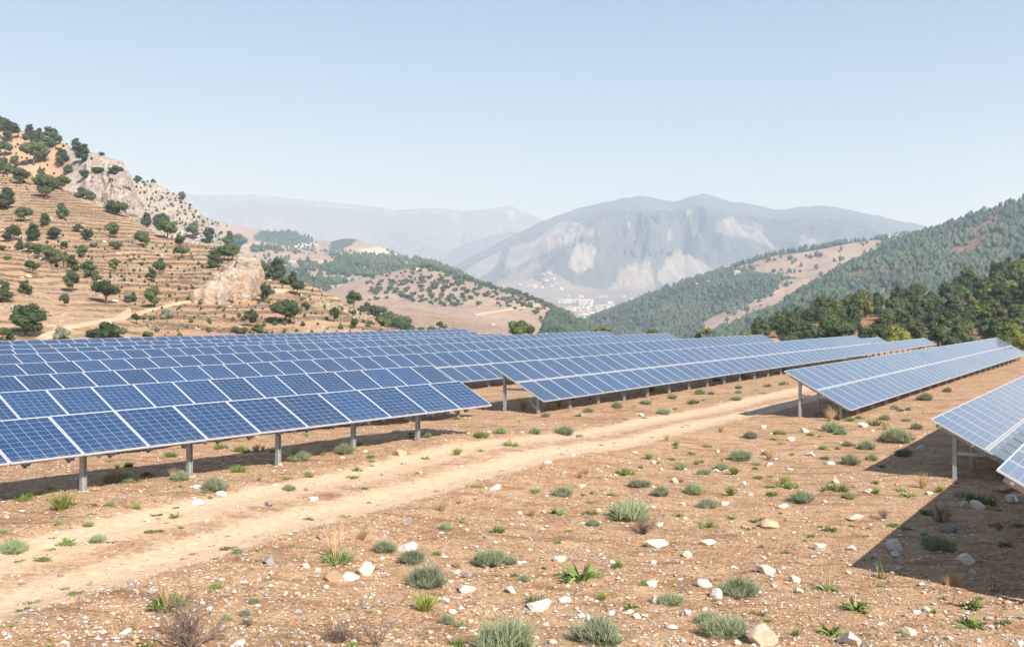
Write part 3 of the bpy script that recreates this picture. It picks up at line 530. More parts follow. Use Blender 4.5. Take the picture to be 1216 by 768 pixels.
# ------------------------------------------------------------------ haze: a closed box of even pale air
k = bpy.data.materials.new('pale_air'); k.use_nodes = True; t_ = k.node_tree; t_.nodes.clear()
o_ = t_.nodes.new('ShaderNodeOutputMaterial'); v_ = t_.nodes.new('ShaderNodeVolumePrincipled')
v_.inputs['Color'].default_value = (.54, .73, 1.0, 1); v_.inputs['Absorption Color'].default_value = (.75, .76, 1, 1); v_.inputs['Density'].default_value = HAZE; v_.inputs['Anisotropy'].default_value = .12
t_.links.new(v_.outputs[0], o_.inputs['Volume'])
bx = np.array([(x, y, z) for x in (-15000, 15000) for y in (-1200, 14500) for z in (-120, 1130)], float)
bf = [(0, 1, 3, 2), (4, 6, 7, 5), (0, 4, 5, 1), (2, 3, 7, 6), (0, 2, 6, 4), (1, 5, 7, 3)]
tag(obj('haze', mesh('haze', bx, bf, [k])), 'pale blue summer haze filling the valley air', 'haze', kind='stuff')

# ------------------------------------------------------------------ label writing: which one, by the thing it stands next to
ORD = ['nearest', 'second nearest', 'third nearest', 'fourth nearest', 'fifth nearest', 'sixth nearest', 'seventh nearest', 'eighth nearest', 'ninth nearest', 'tenth nearest',
       'eleventh nearest', 'twelfth nearest', 'thirteenth nearest', 'fourteenth nearest', 'fifteenth nearest', 'sixteenth nearest', 'seventeenth nearest', 'eighteenth nearest', 'nineteenth nearest', 'twentieth nearest']
PENDING = []
def later(o, phrase, cat, group, px, py, anchors): PENDING.append((o, phrase, cat, group, px, py, anchors))
def write_labels():
    b = {}
    for o, ph, cat, grp, px, py, an in PENDING:
        best = min(an, key=lambda a: math.hypot(px - a[1], 1.8 * (py - a[2])))
        dx, dy = px - best[1], 1.8 * (py - best[2])
        side = ('right of' if dx > 0 else 'left of') if abs(dx) > abs(dy) else ('in front of' if dy > 0 else 'behind')
        b.setdefault((ph, side, best[0]), []).append((math.hypot(dx, dy), o, cat, grp))
    for (ph, side, an), L in b.items():
        L.sort(key=lambda t: t[0])
        for i, (dd, o, cat, grp) in enumerate(L):
            tag(o, '%s %s %s' % (ph, side, an) + (', ' + ORD[min(i, 19)] if len(L) > 1 else ''), cat, grp)

def box_mesh(parts, name, mats, mi=None):
    V = []; Fq = []; MI = []
    for j, (x0, x1, y0, y1, z0, z1) in enumerate(parts):
        b = len(V); V += [(x, y, z) for x in (x0, x1) for y in (y0, y1) for z in (z0, z1)]
        Fq += [tuple(b + i for i in f) for f in bf]; MI += [mi[j] if mi else 0] * 6
    return mesh(name, V, Fq, mats, MI)
bf = [(0, 1, 3, 2), (4, 6, 7, 5), (0, 4, 5, 1), (2, 3, 7, 6), (0, 2, 6, 4), (1, 5, 7, 3)]

# ------------------------------------------------------------------ solar tables
def panel_mesh(w, L, fw=.026, t=.04):
    a, b = w / 2 - .012, L / 2 - .012
    def q(x, y, z): return [(-x, -y, z), (x, -y, z), (x, y, z), (-x, y, z)]
    V = q(a, b, 0) + q(a - fw, b - fw, 0) + q(a - fw, b - fw, -.005) + q(a, b, -t)
    Fq, MI, UV = [], [], []
    for i in range(4):
        j = (i + 1) % 4
        Fq.append((i, j, 4 + j, 4 + i)); MI.append(0)
        Fq.append((4 + i, 4 + j, 8 + j, 8 + i)); MI.append(0)
        Fq.append((j, i, 12 + i, 12 + j)); MI.append(0)
    Fq.append((8, 9, 10, 11)); MI.append(1); Fq.append((15, 14, 13, 12)); MI.append(2)
    for k_, f in enumerate(Fq):
        UV += [(0, 0), (1, 0), (1, 1), (0, 1)]
    return mesh('panel', V, Fq, [M['frame'], M['cells'], M['backsheet']], MI, uv=UV)
POST = box_mesh([(-.058, .058, -.06, -.048, 0, 1), (-.058, .058, .048, .06, 0, 1), (-.007, .007, -.048, .048, 0, 1)], 'post', [M['steel']])
def from_px(p, D): Z = D * F / (p[1] - HY); return ((p[0] - HX) / F * Z, D, Z)
TABLES = []
def solar_table(O, th, w, L, tiers, label, spacing=3.1, n_single=1000, frames=True, tilt=28.9, gap=.04, footing=False, brace=True, s_first=.45, bracket=0):
    th = math.radians(th); tl = math.radians(tilt)
    r = Vector((math.sin(th), math.cos(th), 0)); up = Vector((-math.cos(th) * math.cos(tl), math.sin(th) * math.cos(tl), math.sin(tl))); n = r.cross(up)
    O = Vector((O[0], O[2], CZ - O[1]))
    s_lo = min(t[0] for t in tiers); s_hi = max(t[1] for t in tiers)
    b = O + r * (s_lo if s_lo > -1e-6 else 0); base = Vector((b.x, b.y, float(ground(b.x, b.y))))
    root = obj('solar_table', None, loc=base); tag(root, label, 'solar panel array', 'tables of solar panels on the field')
    R = Matrix((r, up, n)).transposed().to_4x4()
    def put(name, me, s, v, h=0, sc=None, jit=0):
        o = bpy.data.objects.new(name, me); COL.objects.link(o); o.parent = root
        m = Matrix.Translation(O + r * s - up * v + n * h - base) @ R
        if sc: m = m @ Matrix.Diagonal((*sc, 1))
        if jit: m = m @ Matrix.Rotation(random.gauss(0, jit), 4, 'X') @ Matrix.Rotation(random.gauss(0, jit), 4, 'Y')
        o.matrix_local = m; return o
    pm = panel_mesh(w, L); Lt = len(tiers) * L + (len(tiers) - 1) * gap
    todo = []
    for k_, (a, c) in enumerate(tiers):
        cnt = int(round((c - a) / w))
        for i in range(cnt): todo.append((a + (i + .5) * w, L / 2 + k_ * (L + gap)))
    todo.sort(key=lambda q: (O + r * q[0] - up * q[1]).y if n_single < 900 else 0)
    for (s, v) in todo[:n_single]:
        put('panel', pm, s, v, jit=.0028)
    rest = todo[n_single:]
    if rest:
        V0 = np.array([tuple(x.co) for x in pm.vertices]); Fs = np.array([tuple(p.vertices) for p in pm.polygons]); mi = [p.material_index for p in pm.polygons]
        VV, FF, MM, UU = [], [], [], []
        c0 = rest[0]
        for i, (s, v) in enumerate(rest):
            VV.append(V0 + np.array([s - c0[0], c0[1] - v, 0])); FF.append(Fs + i * len(V0)); MM += mi; UU += [(0, 0), (1, 0), (1, 1), (0, 1)] * len(Fs)
        tag(put('panel', mesh('panel', np.concatenate(VV), np.concatenate(FF), [M['frame'], M['cells'], M['backsheet']], MM, uv=UU), *c0), kind='stuff')
    if len(tiers) == 2:
        c_ = min(t[1] for t in tiers); put('rail', box_mesh([(0, c_ - s_lo, -.05, .05, -.04, 0)], 'rail', [M['steel']]), s_lo, L + gap / 2, -.012)
    # rails under the panels
    for k_, (a, c) in enumerate(tiers):
        for fr in (.2, .8):
            rm = box_mesh([(0, c - a, -.03, .03, -.05, 0)], 'rail', [M['steel']]); put('rail', rm, a, k_ * (L + gap) + fr * L, -.056)
    if not frames: return root
    raf = box_mesh([(-.035, .035, -Lt * .95, -.05 * Lt, -.1, 0)], 'rafter', [M['steel']])
    s = s_lo + s_first
    for q in range(bracket):
        put('bracket', BRK, s_hi - .35 - q * 1.03, Lt - .04, -.045)
    two = len(tiers) == 2
    while s < s_hi - .2:
        lo = [t for t in tiers if t[0] - .01 <= s <= t[1] + .01]
        v0 = 0 if s <= tiers[0][1] and s >= tiers[0][0] else L + gap
        put('rafter', raf if v0 == 0 else box_mesh([(-.035, .035, -L * .95, -.05 * L, -.1, 0)], 'rafter', [M['steel']]), s, v0, -.108)
        if two and v0 == 0: vs = (.23 * Lt, .84 * Lt)
        elif two: vs = (v0 + .5 * L,)
        else: vs = (.5 * Lt,)
        tops = []
        for v in vs:
            p = O + r * s - up * v - n * .2; g = float(ground(p.x, p.y))
            o = obj('post', POST, root, loc=(p.x - base.x, p.y - base.y, g - .15 - base.z), rot=(0, 0, -th), scale=(1, 1, max(.2, p.z - g + .17))); tops.append((p, g))
            if footing:
                obj('footing', FOOT, root, loc=(p.x - base.x, p.y - base.y, g - .06 - base.z), rot=(0, 0, .3))
        if len(tops) == 2 and brace:
            (p, g), (q, g2) = tops; zz = g + (p.z - g) * .62
            ln = (Vector((q.x, q.y, 0)) - Vector((p.x, p.y, 0))).length * min(1, (p.z - zz) / max(.1, p.z - q.z))
            obj('brace', box_mesh([(0, ln, -.03, .03, -.05, .05)], 'brace', [M['steel']]), root, loc=(p.x - base.x, p.y - base.y, zz - base.z), rot=(0, 0, math.atan2(q.y - p.y, q.x - p.x)))
            dz = q.z - g2; bl = math.hypot(dz * .9, .55)
            obj('strut', box_mesh([(0, bl, -.02, .02, -.03, .03)], 'strut', [M['steel']]), root, loc=(q.x - base.x, q.y - base.y, g2 + .1 - base.z), rot=(0, -math.atan2(dz * .8, .5), math.atan2(p.y - q.y, p.x - q.x)))
        s += spacing
    return root
BRK = box_mesh([(-.09, .09, -.05, .05, -.07, 0), (-.03, .03, -.03, .03, -.13, -.07)], 'bracket', [M['opening']])
FOOT = box_mesh([(-.1, .1, -.1, .1, 0, .07)], 'footing', [M['concrete']])
def span(p0, p1, D, D1=None):
    a = from_px(p0, D); b = from_px(p1, D1 or D); dx, dz = b[0] - a[0], b[2] - a[2]
    return a, math.degrees(math.atan2(dx, dz)), math.hypot(dx, dz)
WP = 1.52
solar_table((-1.84, 2.4, 37.4), 35, 1.72, 1.63, [(-12 * 1.72, 0)], 'single tier solar table on lone posts, nearest to the camera left of the track', 3.0, footing=True, s_first=2.65, bracket=19)
a, th, ln = span((0, 465.5), (513.5, 433.5), 2.4); n_ = round((ln + 3) / 1.55)
solar_table((-3.6, 2.4, 48.3), th, 1.55, 1.65, [(-n_ * 1.55, 0)] * 2, 'solar table directly behind the single tier one on the left', 3.1)
a, th, ln = span((0, 446.6), (909.4, 397), 2.45); k_ = int((ln + 4) / WP)
T_ROW = [(-4, -4 + k_ * WP)] * 2
solar_table(a, th, WP, 1.65, T_ROW, 'long solar table seen through the gap left of the tall end post', 3.1, n_single=100)
rows = [((0, 432.3), (799, 394.8), 2.45, 'fourth row of solar panels back from the single tier table'), ((0, 420.8), (724, 392.8), 2.45, 'fifth row of solar panels back, its end in front of a dark tree'),
        ((0, 415), (603.6, 395.6), 2.45, 'sixth row of solar panels back, showing as a thin strip'), ((0, 409.8), (572, 393.6), 2.45, 'seventh row of solar panels back, second from the terraced hill'),
        ((0, 404.7), (558, 390), 2.45, 'last row of solar panels, at the foot of the terraced hill')]
for p0, p1, D, lab in rows:
    a, th, ln = span(p0, p1, D); k_ = int((ln + 4) / 1.6)
    solar_table(a, th, 1.6, 1.65, [(-4, -4 + k_ * 1.6)] * 2, lab, 6.4, n_single=100, brace=False)
solar_table((-1.06, 2.355, 48.94), 31.2, 1.5, 1.65, [(0, 46 * 1.5), (0, 65 * 1.5)], 'long two tier solar table left of the track with a tall near rear post', 3.0, n_single=100)
a = (-1.06 + .518 * 70.3, 2.72, 48.94 + .855 * 70.3)
solar_table(a, 31.2, 1.5, 1.62, [(0, 9.0)], 'short solar table continuing the upper tier at the far end of the long one', 3.0)
solar_table((12.01, 2.583, 47.2), 31.2, 1.5, 1.65, [(0, 48 * 1.5)] * 2, 'two tier solar table right of the track casting a pointed shadow over it', 3.0, n_single=96)
solar_table((12.0, 3.05, 30.64), 31.2, 1.55, 1.65, [(0, 20 * 1.55)] * 2, 'pale blue solar table at the right edge with one near post standing in shade', 3.1)
solar_table((8.2, 2.65, 18.11), 31.2, 1.55, 1.65, [(0, 15 * 1.55)] * 2, 'nearest solar table, only its corner showing at the right edge', 3.1)

# ------------------------------------------------------------------ foliage generators
def ico(sub):
    t = (1 + 5 ** .5) / 2
    V = [(-1, t, 0), (1, t, 0), (-1, -t, 0), (1, -t, 0), (0, -1, t), (0, 1, t), (0, -1, -t), (0, 1, -t), (t, 0, -1), (t, 0, 1), (-t, 0, -1), (-t, 0, 1)]
    Fc = [(0, 11, 5), (0, 5, 1), (0, 1, 7), (0, 7, 10), (0, 10, 11), (1, 5, 9), (5, 11, 4), (11, 10, 2), (10, 7, 6), (7, 1, 8), (3, 9, 4), (3, 4, 2), (3, 2, 6), (3, 6, 8), (3, 8, 9), (4, 9, 5), (2, 4, 11), (6, 2, 10), (8, 6, 7), (9, 8, 1)]
    V = [Vector(v).normalized() for v in V]
    for _ in range(sub):
        c = {}; N = []
        def mid(a, b):
            q = (min(a, b), max(a, b))
            if q not in c: c[q] = len(V); V.append((V[a] + V[b]).normalized())
            return c[q]
        for a, b, d in Fc:
            x, y, z = mid(a, b), mid(b, d), mid(d, a); N += [(a, x, z), (b, y, x), (d, z, y), (x, y, z)]
        Fc = N
    return np.array([tuple(v) for v in V]), np.array(Fc)
ICO1, ICO2, ICO3 = ico(1), ico(2), ico(3)
def unit(v): return v / np.maximum(np.linalg.norm(v, axis=-1, keepdims=True), 1e-9)
def cards(P, N, size, R):
    n = len(P); t = unit(np.cross(N, R.normal(size=(n, 3)))); b = np.cross(N, t)
    s = size[:, None]; q = np.stack([P - t * s - b * s * .6, P + t * s - b * s * .6, P + t * s * .6 + b * s * .8, P - t * s * .6 + b * s * .8], 1)
    return q.reshape(-1, 3), np.arange(4 * n).reshape(-1, 4)
def crown(seed, kind):
    R = np.random.default_rng(seed)
    C = []
    if kind == 'round':
        for i in range(11): v = unit(R.normal(size=3)); C.append((v * np.array([.27, .27, .25]) * R.uniform(.55, 1.1) + [0, 0, .58], R.uniform(.15, .23)))
    elif kind == 'umbrella':
        for i in range(11):
            a = R.uniform(0, 6.3); q = R.uniform(.05, .38); C.append((np.array([math.cos(a) * q, math.sin(a) * q, .78 - q * .35 + R.uniform(-.06, .06)]), R.uniform(.11, .17)))
    elif kind == 'tall':
        for i in range(12):
            z = .2 + .7 * i / 11; q = .27 * (1.15 - 1.0 * max(0, z - .3)) ; a = R.uniform(0, 6.3); C.append((np.array([math.cos(a) * q * .75, math.sin(a) * q * .75, z]), R.uniform(.13, .19) * (1.12 - .75 * max(0, z - .45))))
    else:   # bush down to the ground
        for i in range(9):
            a = R.uniform(0, 6.3); q = R.uniform(0, .36); C.append((np.array([math.cos(a) * q, math.sin(a) * q, .24 + .5 * R.random() * (1 - q)]), R.uniform(.18, .28)))
    VV, FF, TT = [], [], []; nv = 0
    for c, r in C:
        lt = R.uniform(-.18, .18)
        V = ICO1[0] * (r * .8) * R.uniform(.75, 1.15, (42, 1)) + c
        f4 = np.concatenate([ICO1[1], ICO1[1][:, 2:3]], 1)
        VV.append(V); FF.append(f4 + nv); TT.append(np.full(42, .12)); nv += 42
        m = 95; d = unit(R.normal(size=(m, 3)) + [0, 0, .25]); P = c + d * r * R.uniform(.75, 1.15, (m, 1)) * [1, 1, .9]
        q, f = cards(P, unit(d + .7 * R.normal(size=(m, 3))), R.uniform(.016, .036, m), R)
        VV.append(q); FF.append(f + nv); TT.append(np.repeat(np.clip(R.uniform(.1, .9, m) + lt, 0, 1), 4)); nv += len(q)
    return np.concatenate(VV), np.concatenate(FF), np.concatenate(TT)
def tube(P, rad, k=5):
    P = np.array(P, float); V = []
    for i, p in enumerate(P):
        d = unit(P[min(i + 1, len(P) - 1)] - P[max(i - 1, 0)]); a = unit(np.cross(d, [.3, .9, .1])); b = np.cross(d, a)
        V += [p + rad[i] * (a * math.cos(2 * math.pi * j / k) + b * math.sin(2 * math.pi * j / k)) for j in range(k)]
    Fq = [(i * k + j, i * k + (j + 1) % k, (i + 1) * k + (j + 1) % k, (i + 1) * k + j) for i in range(len(P) - 1) for j in range(k)]
    return np.array(V), np.array(Fq)
def join(L):
    VV, FF, n = [], [], 0
    for V, Fq in L: VV.append(V); FF.append(Fq + n); n += len(V)
    return np.concatenate(VV), np.concatenate(FF)
def trunk(seed, kind):
    R = np.random.default_rng(seed); h = .72
    L = [tube([(0, 0, -.06), (R.uniform(-.01, .01), 0, .1), (R.uniform(-.03, .03), R.uniform(-.03, .03), .35), (R.uniform(-.05, .05), R.uniform(-.05, .05), h)], [.04, .03, .024, .01])]
    for i in range(5):
        a = R.uniform(0, 6.3); z = R.uniform(.28, .5); L.append(tube([(0, 0, z), (math.cos(a) * .12, math.sin(a) * .12, z + .1), (math.cos(a) * .25, math.sin(a) * .25, z + .18)], [.014, .01, .005], 4))
    return join(L)
TREES = {}
for kind, nvar in (('round', 5), ('umbrella', 3), ('tall', 4), ('bush', 4)):
    for v in range(nvar):
        for mt in ('pine', 'pine_bright', 'grey_leaf'):
            if mt != 'pine' and v > 1: continue
            V, Fq, T = crown(100 + v + 17 * len(kind), kind)
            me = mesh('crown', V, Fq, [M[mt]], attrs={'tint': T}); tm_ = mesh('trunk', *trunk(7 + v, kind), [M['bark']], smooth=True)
            TREES.setdefault((kind, mt), []).append((me, tm_))
def tree(kind, mt, p, h, wd, rz, name):
    V = TREES[(kind, mt)]; c, t = V[random.randrange(len(V))]
    if kind == 'bush':
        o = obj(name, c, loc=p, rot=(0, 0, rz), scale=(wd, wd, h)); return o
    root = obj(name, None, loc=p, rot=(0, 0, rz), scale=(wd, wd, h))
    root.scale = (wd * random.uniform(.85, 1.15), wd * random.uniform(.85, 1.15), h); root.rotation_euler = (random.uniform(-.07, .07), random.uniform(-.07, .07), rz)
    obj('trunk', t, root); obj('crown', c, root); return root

# ---- trees of the terraced hillside, spur, cliff and ridge, where the photograph has them
A_ANCH = [('the pale rock outcrop', 278, 335), ('the grey cliff face', 140, 225), ('the summit at the top left', 20, 150), ('the big path pine', 32, 375), ('the grey path bush', 70, 388),
          ('the wide bush at the cliff foot', 136, 253), ('the stony ridge', 220, 255), ('the tree chain on the fold', 60, 310), ('the dirt path bend', 165, 372), ('the outcrop path end', 320, 348),
          ('the lone path tree', 338, 385), ('the stepped hillside corner', 430, 372), ('the terrace crest', 200, 285), ('the middle of the terraces', 160, 310), ('the left edge of the terraces', 5, 260), ('the high terrace pine', 55, 238)]
SETA = ['terraced_hillside', 'spur_hillside', 'rocky_cliff', 'stony_ridge', 'wooded_plateau', 'bare_hump', 'dotted_hill']
KIND = {'r': 'round', 'u': 'umbrella', 'b': 'bush', 'g': 'bush', 't': 'tall'}
for i, it in enumerate(HILL_TREES.split()):
    c = it[0]; px, py, hp = map(float, it[1:].split(','))
    q, nrm = ray_hill(px, py, SETA)
    if q is None: continue
    h = hp / F * q.y; kind = KIND[c]
    if c == 'r' and random.random() < .3: kind = 'tall' if hp < 26 else 'round'
    mt = 'grey_leaf' if c == 'g' else 'pine'
    h *= 1.06
    wd = h * (random.uniform(1.05, 1.35) if kind != 'tall' else random.uniform(1.1, 1.35)) if kind != 'bush' else h * random.uniform(1.15, 1.45)
    if hp < 5: continue
    o = tree(kind, mt, q - Vector((0, 0, .1 * h if kind == 'bush' else 0)), h, wd, random.uniform(0, 6.3), 'shrub' if kind == 'bush' else 'pine_tree')
    ph = {'round': 'round dark pine', 'umbrella': 'spreading dark pine', 'tall': 'narrow dark pine', 'bush': 'grey olive bush' if c == 'g' else ('large dark green bush' if hp > 10 else 'small dark green bush')}[kind]
    if kind != 'bush': ph = ('large ' if hp > 24 else 'small ' if hp < 14 else 'middling ') + ph
    later(o, ph, 'bush' if kind == 'bush' else 'tree', 'trees and bushes of the terraced hillside', px, py - hp / 2, A_ANCH)

# ---- pines on the near knoll at the right
def scatter_hill(name, n, ok, mind, seed):
    V, Fq, bvh, X, Y, Z, PX, PY, T = HILLS[name]; R = np.random.default_rng(seed)
    c = V[Fq].mean(1); a = np.linalg.norm(np.cross(V[Fq[:, 1]] - V[Fq[:, 0]], V[Fq[:, 3]] - V[Fq[:, 0]]), axis=1)
    px = HX + F * c[:, 0] / c[:, 1]; py = HY + F * (CZ - c[:, 2]) / c[:, 1]
    t = T.ravel()[Fq[:, 0]]
    a = a * ok(px, py, t, c); a = a / a.sum()
    out = []
    idx = R.choice(len(c), size=min(n * 6, 60000), p=a)
    if mind > 0:
        cell = {}
        for i in idx:
            q = V[Fq[i]]; u, v = R.random(2); p = q[0] * (1 - u) * (1 - v) + q[1] * u * (1 - v) + q[2] * u * v + q[3] * (1 - u) * v
            g = (int(p[0] // mind), int(p[1] // mind))
            if any(np.hypot(*(p[:2] - o[:2])) < mind for dx in (-1, 0, 1) for dy in (-1, 0, 1) for o in cell.get((g[0] + dx, g[1] + dy), [])): continue
            cell.setdefault(g, []).append(p); out.append(p)
            if len(out) >= n: break
    return np.array(out)
bare_n = polys([(1085, 354), (1130, 334), (1138, 344), (1100, 362)], [(1152, 338), (1178, 322), (1182, 338), (1160, 346)], [(1030, 372), (1052, 360), (1056, 372), (1036, 380)])
K_ANCH = [('the pale bank among the pines', 1110, 346), ('the high ochre cutting', 1168, 331), ('the bare red patch', 1043, 367), ('the yellow green bush', 1061, 390), ('the big yellow bush', 1197, 392), ('the left end of the knoll', 930, 388), ('the far panel end', 1170, 395), ('the knoll skyline', 1010, 360)]
pts = scatter_hill('near_pine_knoll', 225, lambda px, py, t, c: (px > 895) * (px < 1250) * (t < 1.0) * (py < 404) * (1 - .95 * np.maximum(bare_n(px, py), bare_n(px, py - 9))) * (1.35 - .45 * t), 4.7, 5)
for p in pts:
    px, py = to_px(p); kind = random.choice(['round', 'tall', 'tall', 'tall', 'tall']); h = random.uniform(3.8, 6.6) * (.72 if px < 960 else 1) * (.72 + .28 * min(1, max(0, (p[1] - 160) / 130)))
    o = tree(kind, 'pine' if random.random() < .9 else 'pine_bright', Vector(p), h, h * random.uniform(.9, 1.2), random.uniform(0, 6.3), 'pine_tree')
    ph = ('tall ' if h > 5.4 else 'mid height ' if h > 4 else 'low ') + {'round': 'round crowned pine', 'umbrella': 'spreading pine', 'tall': 'narrow pine'}[kind]
    later(o, ph, 'tree', 'pines of the near knoll', px, py - 10, K_ANCH)

R = np.random.default_rng(31); got = []
for j in range(400):
    px = R.uniform(935, 1235); Y = R.uniform(124, 168); x = (px - HX) / F * Y
    if (Y < 142 and x < 58) or any(math.hypot(x - a, Y - b) < 3.6 for a, b in got): continue
    got.append((x, Y)); h = R.uniform(2.6, 4.4); kind = random.choice(['round', 'tall', 'tall', 'bush'])
    if kind == 'bush': h *= .6
    o = tree(kind, 'pine', Vector((x, Y, float(ground(x, Y)) - .05)), h, h * R.uniform(.95, 1.25), R.uniform(0, 6.3), 'shrub' if kind == 'bush' else 'pine_tree')
    later(o, {'round': 'young round pine', 'tall': 'young narrow pine', 'bush': 'dark low bush'}[kind], 'bush' if kind == 'bush' else 'tree', 'pines of the near knoll', px, to_px((x, Y, 2))[1], K_ANCH)
    if len(got) > 58: break

# ---- single trees and bushes that rise behind the panels
def behind(px, ptop, Y, kind, mt, wpx, label, name):
    x = (px - HX) / F * Y; z = float(ground(x, Y)); top = CZ - (ptop - HY) / F * Y; h = top - z
    o = tree(kind, mt, Vector((x, Y, z - .05)), h, wpx / F * Y / (.72 if kind != 'bush' else .95), random.uniform(0, 6.3), name)
    tag(o, label, 'bush' if kind == 'bush' else 'tree', 'trees and bushes rising behind the panels')
behind(614, 377, 170, 'round', 'pine', 20, 'taller left half of the twin topped pine over the panel rows', 'pine_tree')
behind(627, 379.5, 171, 'round', 'pine', 18, 'lower right half of the twin topped pine over the panel rows', 'pine_tree')
behind(715, 385, 185, 'umbrella', 'pine_bright', 20, 'low green pine top over the end of the fifth row', 'pine_tree')
behind(778, 388, 190, 'bush', 'pine_bright', 22, 'yellowish bush top peeping over the fourth row end', 'shrub')
behind(840, 387.5, 180, 'umbrella', 'pine_bright', 15, 'small yellow green umbrella pine over the far rows', 'pine_tree')
behind(829, 392, 182, 'bush', 'pine', 9, 'little dark bush left of the small umbrella pine', 'shrub')
behind(880, 392, 175, 'bush', 'pine', 10, 'dark bush top left of the knoll over the panels', 'shrub')
behind(890, 391, 176, 'tall', 'pine_bright', 9, 'small pointed bright tree at the left foot of the knoll', 'pine_tree')
behind(1061, 381, 135, 'bush', 'pine_bright', 37, 'yellow green bush behind the end of the long table', 'shrub')
behind(1200, 376, 118, 'bush', 'pine_bright', 40, 'big yellow green bush past the far end of the right table', 'shrub')
behind(1186, 388, 112, 'bush', 'pine', 24, 'dark bush touching the far corner of the right table', 'shrub')

# ---- dark pines along the foot of the stepped corner, and bushes of the dotted hill
for j, (px, py, hp) in enumerate([(452, 384, 12), (458, 387, 14), (464, 389, 16), (470, 391, 14), (476, 394, 13), (482, 396, 15), (488, 396, 11), (500, 395, 8), (512, 394, 8), (522, 391, 10), (528, 392, 8), (540, 393, 5)]):
    q, _ = ray_hill(px, py, ['bare_hump', 'terraced_hillside'])
    if q is None: continue
    h = hp / F * q.y; o = tree('bush' if hp < 9 else 'round', 'pine', q, h, h * 1.2, j, 'pine_tree' if hp >= 9 else 'shrub')
    later(o, 'dark pine in the row' if hp >= 9 else 'dark little bush', 'tree' if hp >= 9 else 'bush', 'dark trees at the foot of the stepped corner', px, py, [('the stepped corner of the terraces', 440, 380), ('the bare tan hump', 545, 388)])
B_ANCH = [('the pale track cut', 612, 366), ('the crown of the dotted hill', 505, 322), ('the thicket on the dotted hill', 520, 345), ('the left shoulder of the dotted hill', 450, 338), ('the right shoulder of the dotted hill', 610, 350), ('the right foot of the dotted hill', 650, 385), ('the middle of the dotted hill', 560, 355)]
R = np.random.default_rng(9)
thick = polys([(505, 330), (530, 336), (545, 365), (500, 362), (470, 352)])
pts = scatter_hill('dotted_hill', 205, lambda px, py, t, c: (px > 436) * (px < 672) * (t < .97) * (t > .42) * (py < 386) * (1 + 3.5 * thick(px, py)), 8.5, 8)
crest = []
V_, F_, b_, X_, Y_, Z_, PX_, PY_, T_ = HILLS['dotted_hill']
ci = np.argmin(np.abs(T_[:, 0] - .985))
for px in np.arange(500, 690, 4.6):
    i = int(np.clip((px + R.uniform(-1.5, 1.5) - PX_[0, 0]) / (PX_[0, 1] - PX_[0, 0]), 0, PX_.shape[1] - 1)); rr = ci - R.integers(0, 5); crest.append((X_[rr, i], Y_[rr, i], Z_[rr, i]))
for j, p in enumerate(list(pts) + crest):
    onc = j >= len(pts); px, py = to_px(p); h = R.uniform(2.6, 6.2) if not onc else R.uniform(5, 8.5)
    o = tree('bush', 'pine', Vector(p), h, h * R.uniform(1.0, 1.6), R.uniform(0, 6.3), 'shrub')
    later(o, 'dark tree on the skyline' if onc else ('wide dark bush' if h > 5 else 'small dark bush'), 'bush', 'dark bushes of the dotted hill', px, py, B_ANCH)

# ---- woods that read as one mass
def woods(name, hillname, n, ok, mind, hr, seed, label):
    P = scatter_hill(hillname, n, lambda px, py, t, c: ok(px, py, t, c) * np.clip(.62 + 3.2 * fbm(c[:, 0] / 55, c[:, 1] / 55, seed, 3), .04, 2), mind, seed); R = np.random.default_rng(seed); m = len(P)
    V0, F0 = ICO1; h = R.uniform(*hr, m) * np.where(R.random(m) < .25, .55, 1); w = h * R.uniform(.28, .55, m)
    jit = R.uniform(.72, 1.25, (m, 42, 1)); prof = 1 - .72 * np.clip(V0[:, 2] + .15, 0, 1.15) ** 1.2
    V = V0[None] * jit * np.stack([w, w, h * .5], 1)[:, None, :]; V[:, :, :2] *= prof[None, :, None]
    V = V + P[:, None, :] + np.stack([0 * h, 0 * h, h * .5], 1)[:, None, :]
    Fq = (F0[None] + 42 * np.arange(m)[:, None, None]).reshape(-1, 3)
    T = np.clip(np.repeat(R.random(m) * .7 + 1.3 * fbm(P[:, 0] / 70, P[:, 1] / 70, seed + 3, 3), 42) + R.random(m * 42) * .35, 0, 1)
    o = obj(name, mesh(name, V.reshape(-1, 3), Fq, [M['far_wood']], attrs={'tint': T})); tag(o, label, 'woodland', kind='stuff')
woods('pine_forest', 'pine_slope', 4300, lambda px, py, t, c: (px > 850) * (px < 1260) * (t < 1.03), 5.2, (6, 12), 11, 'dense pine forest covering the long slope at the right')
woods('ridge_forest', 'wooded_ridge', 5600, lambda px, py, t, c: (px > 640) * (px < 1130) * (t < 1.03) * (py < 410) * (1 - .985 * np.maximum(BARE(px, py), BARE(px, py - 6))) * (1 - .93 * np.maximum(CUT(px, py), CUT(px, py - 4))), 5.2, (6, 11.5), 12, 'blue green forest on the ridge around the bare tan field')
woods('plateau_forest', 'wooded_plateau', 1500, lambda px, py, t, c: (px > 300) * (px < 600) * (t < 1.02) * (1 - .97 * in_poly(px, py, [(300, 300), (385, 298), (400, 314), (340, 322), (300, 316)])) * (1 - .95 * in_poly(px, py, [(385, 345), (420, 326), (440, 335), (430, 350)])), 6.0, (6, 12), 13, 'dark forest band on the plateau between the two hills')
woods('hill_foot_wood', 'dotted_hill', 420, lambda px, py, t, c: (px > 640) * (px < 750) * (t < 1.0) * (py - 371 > (px - 655) * .05) * (px > 655 - (py - 372) * .5), 5.5, (5, 9), 14, 'dark wood on the right foot of the dotted hill')
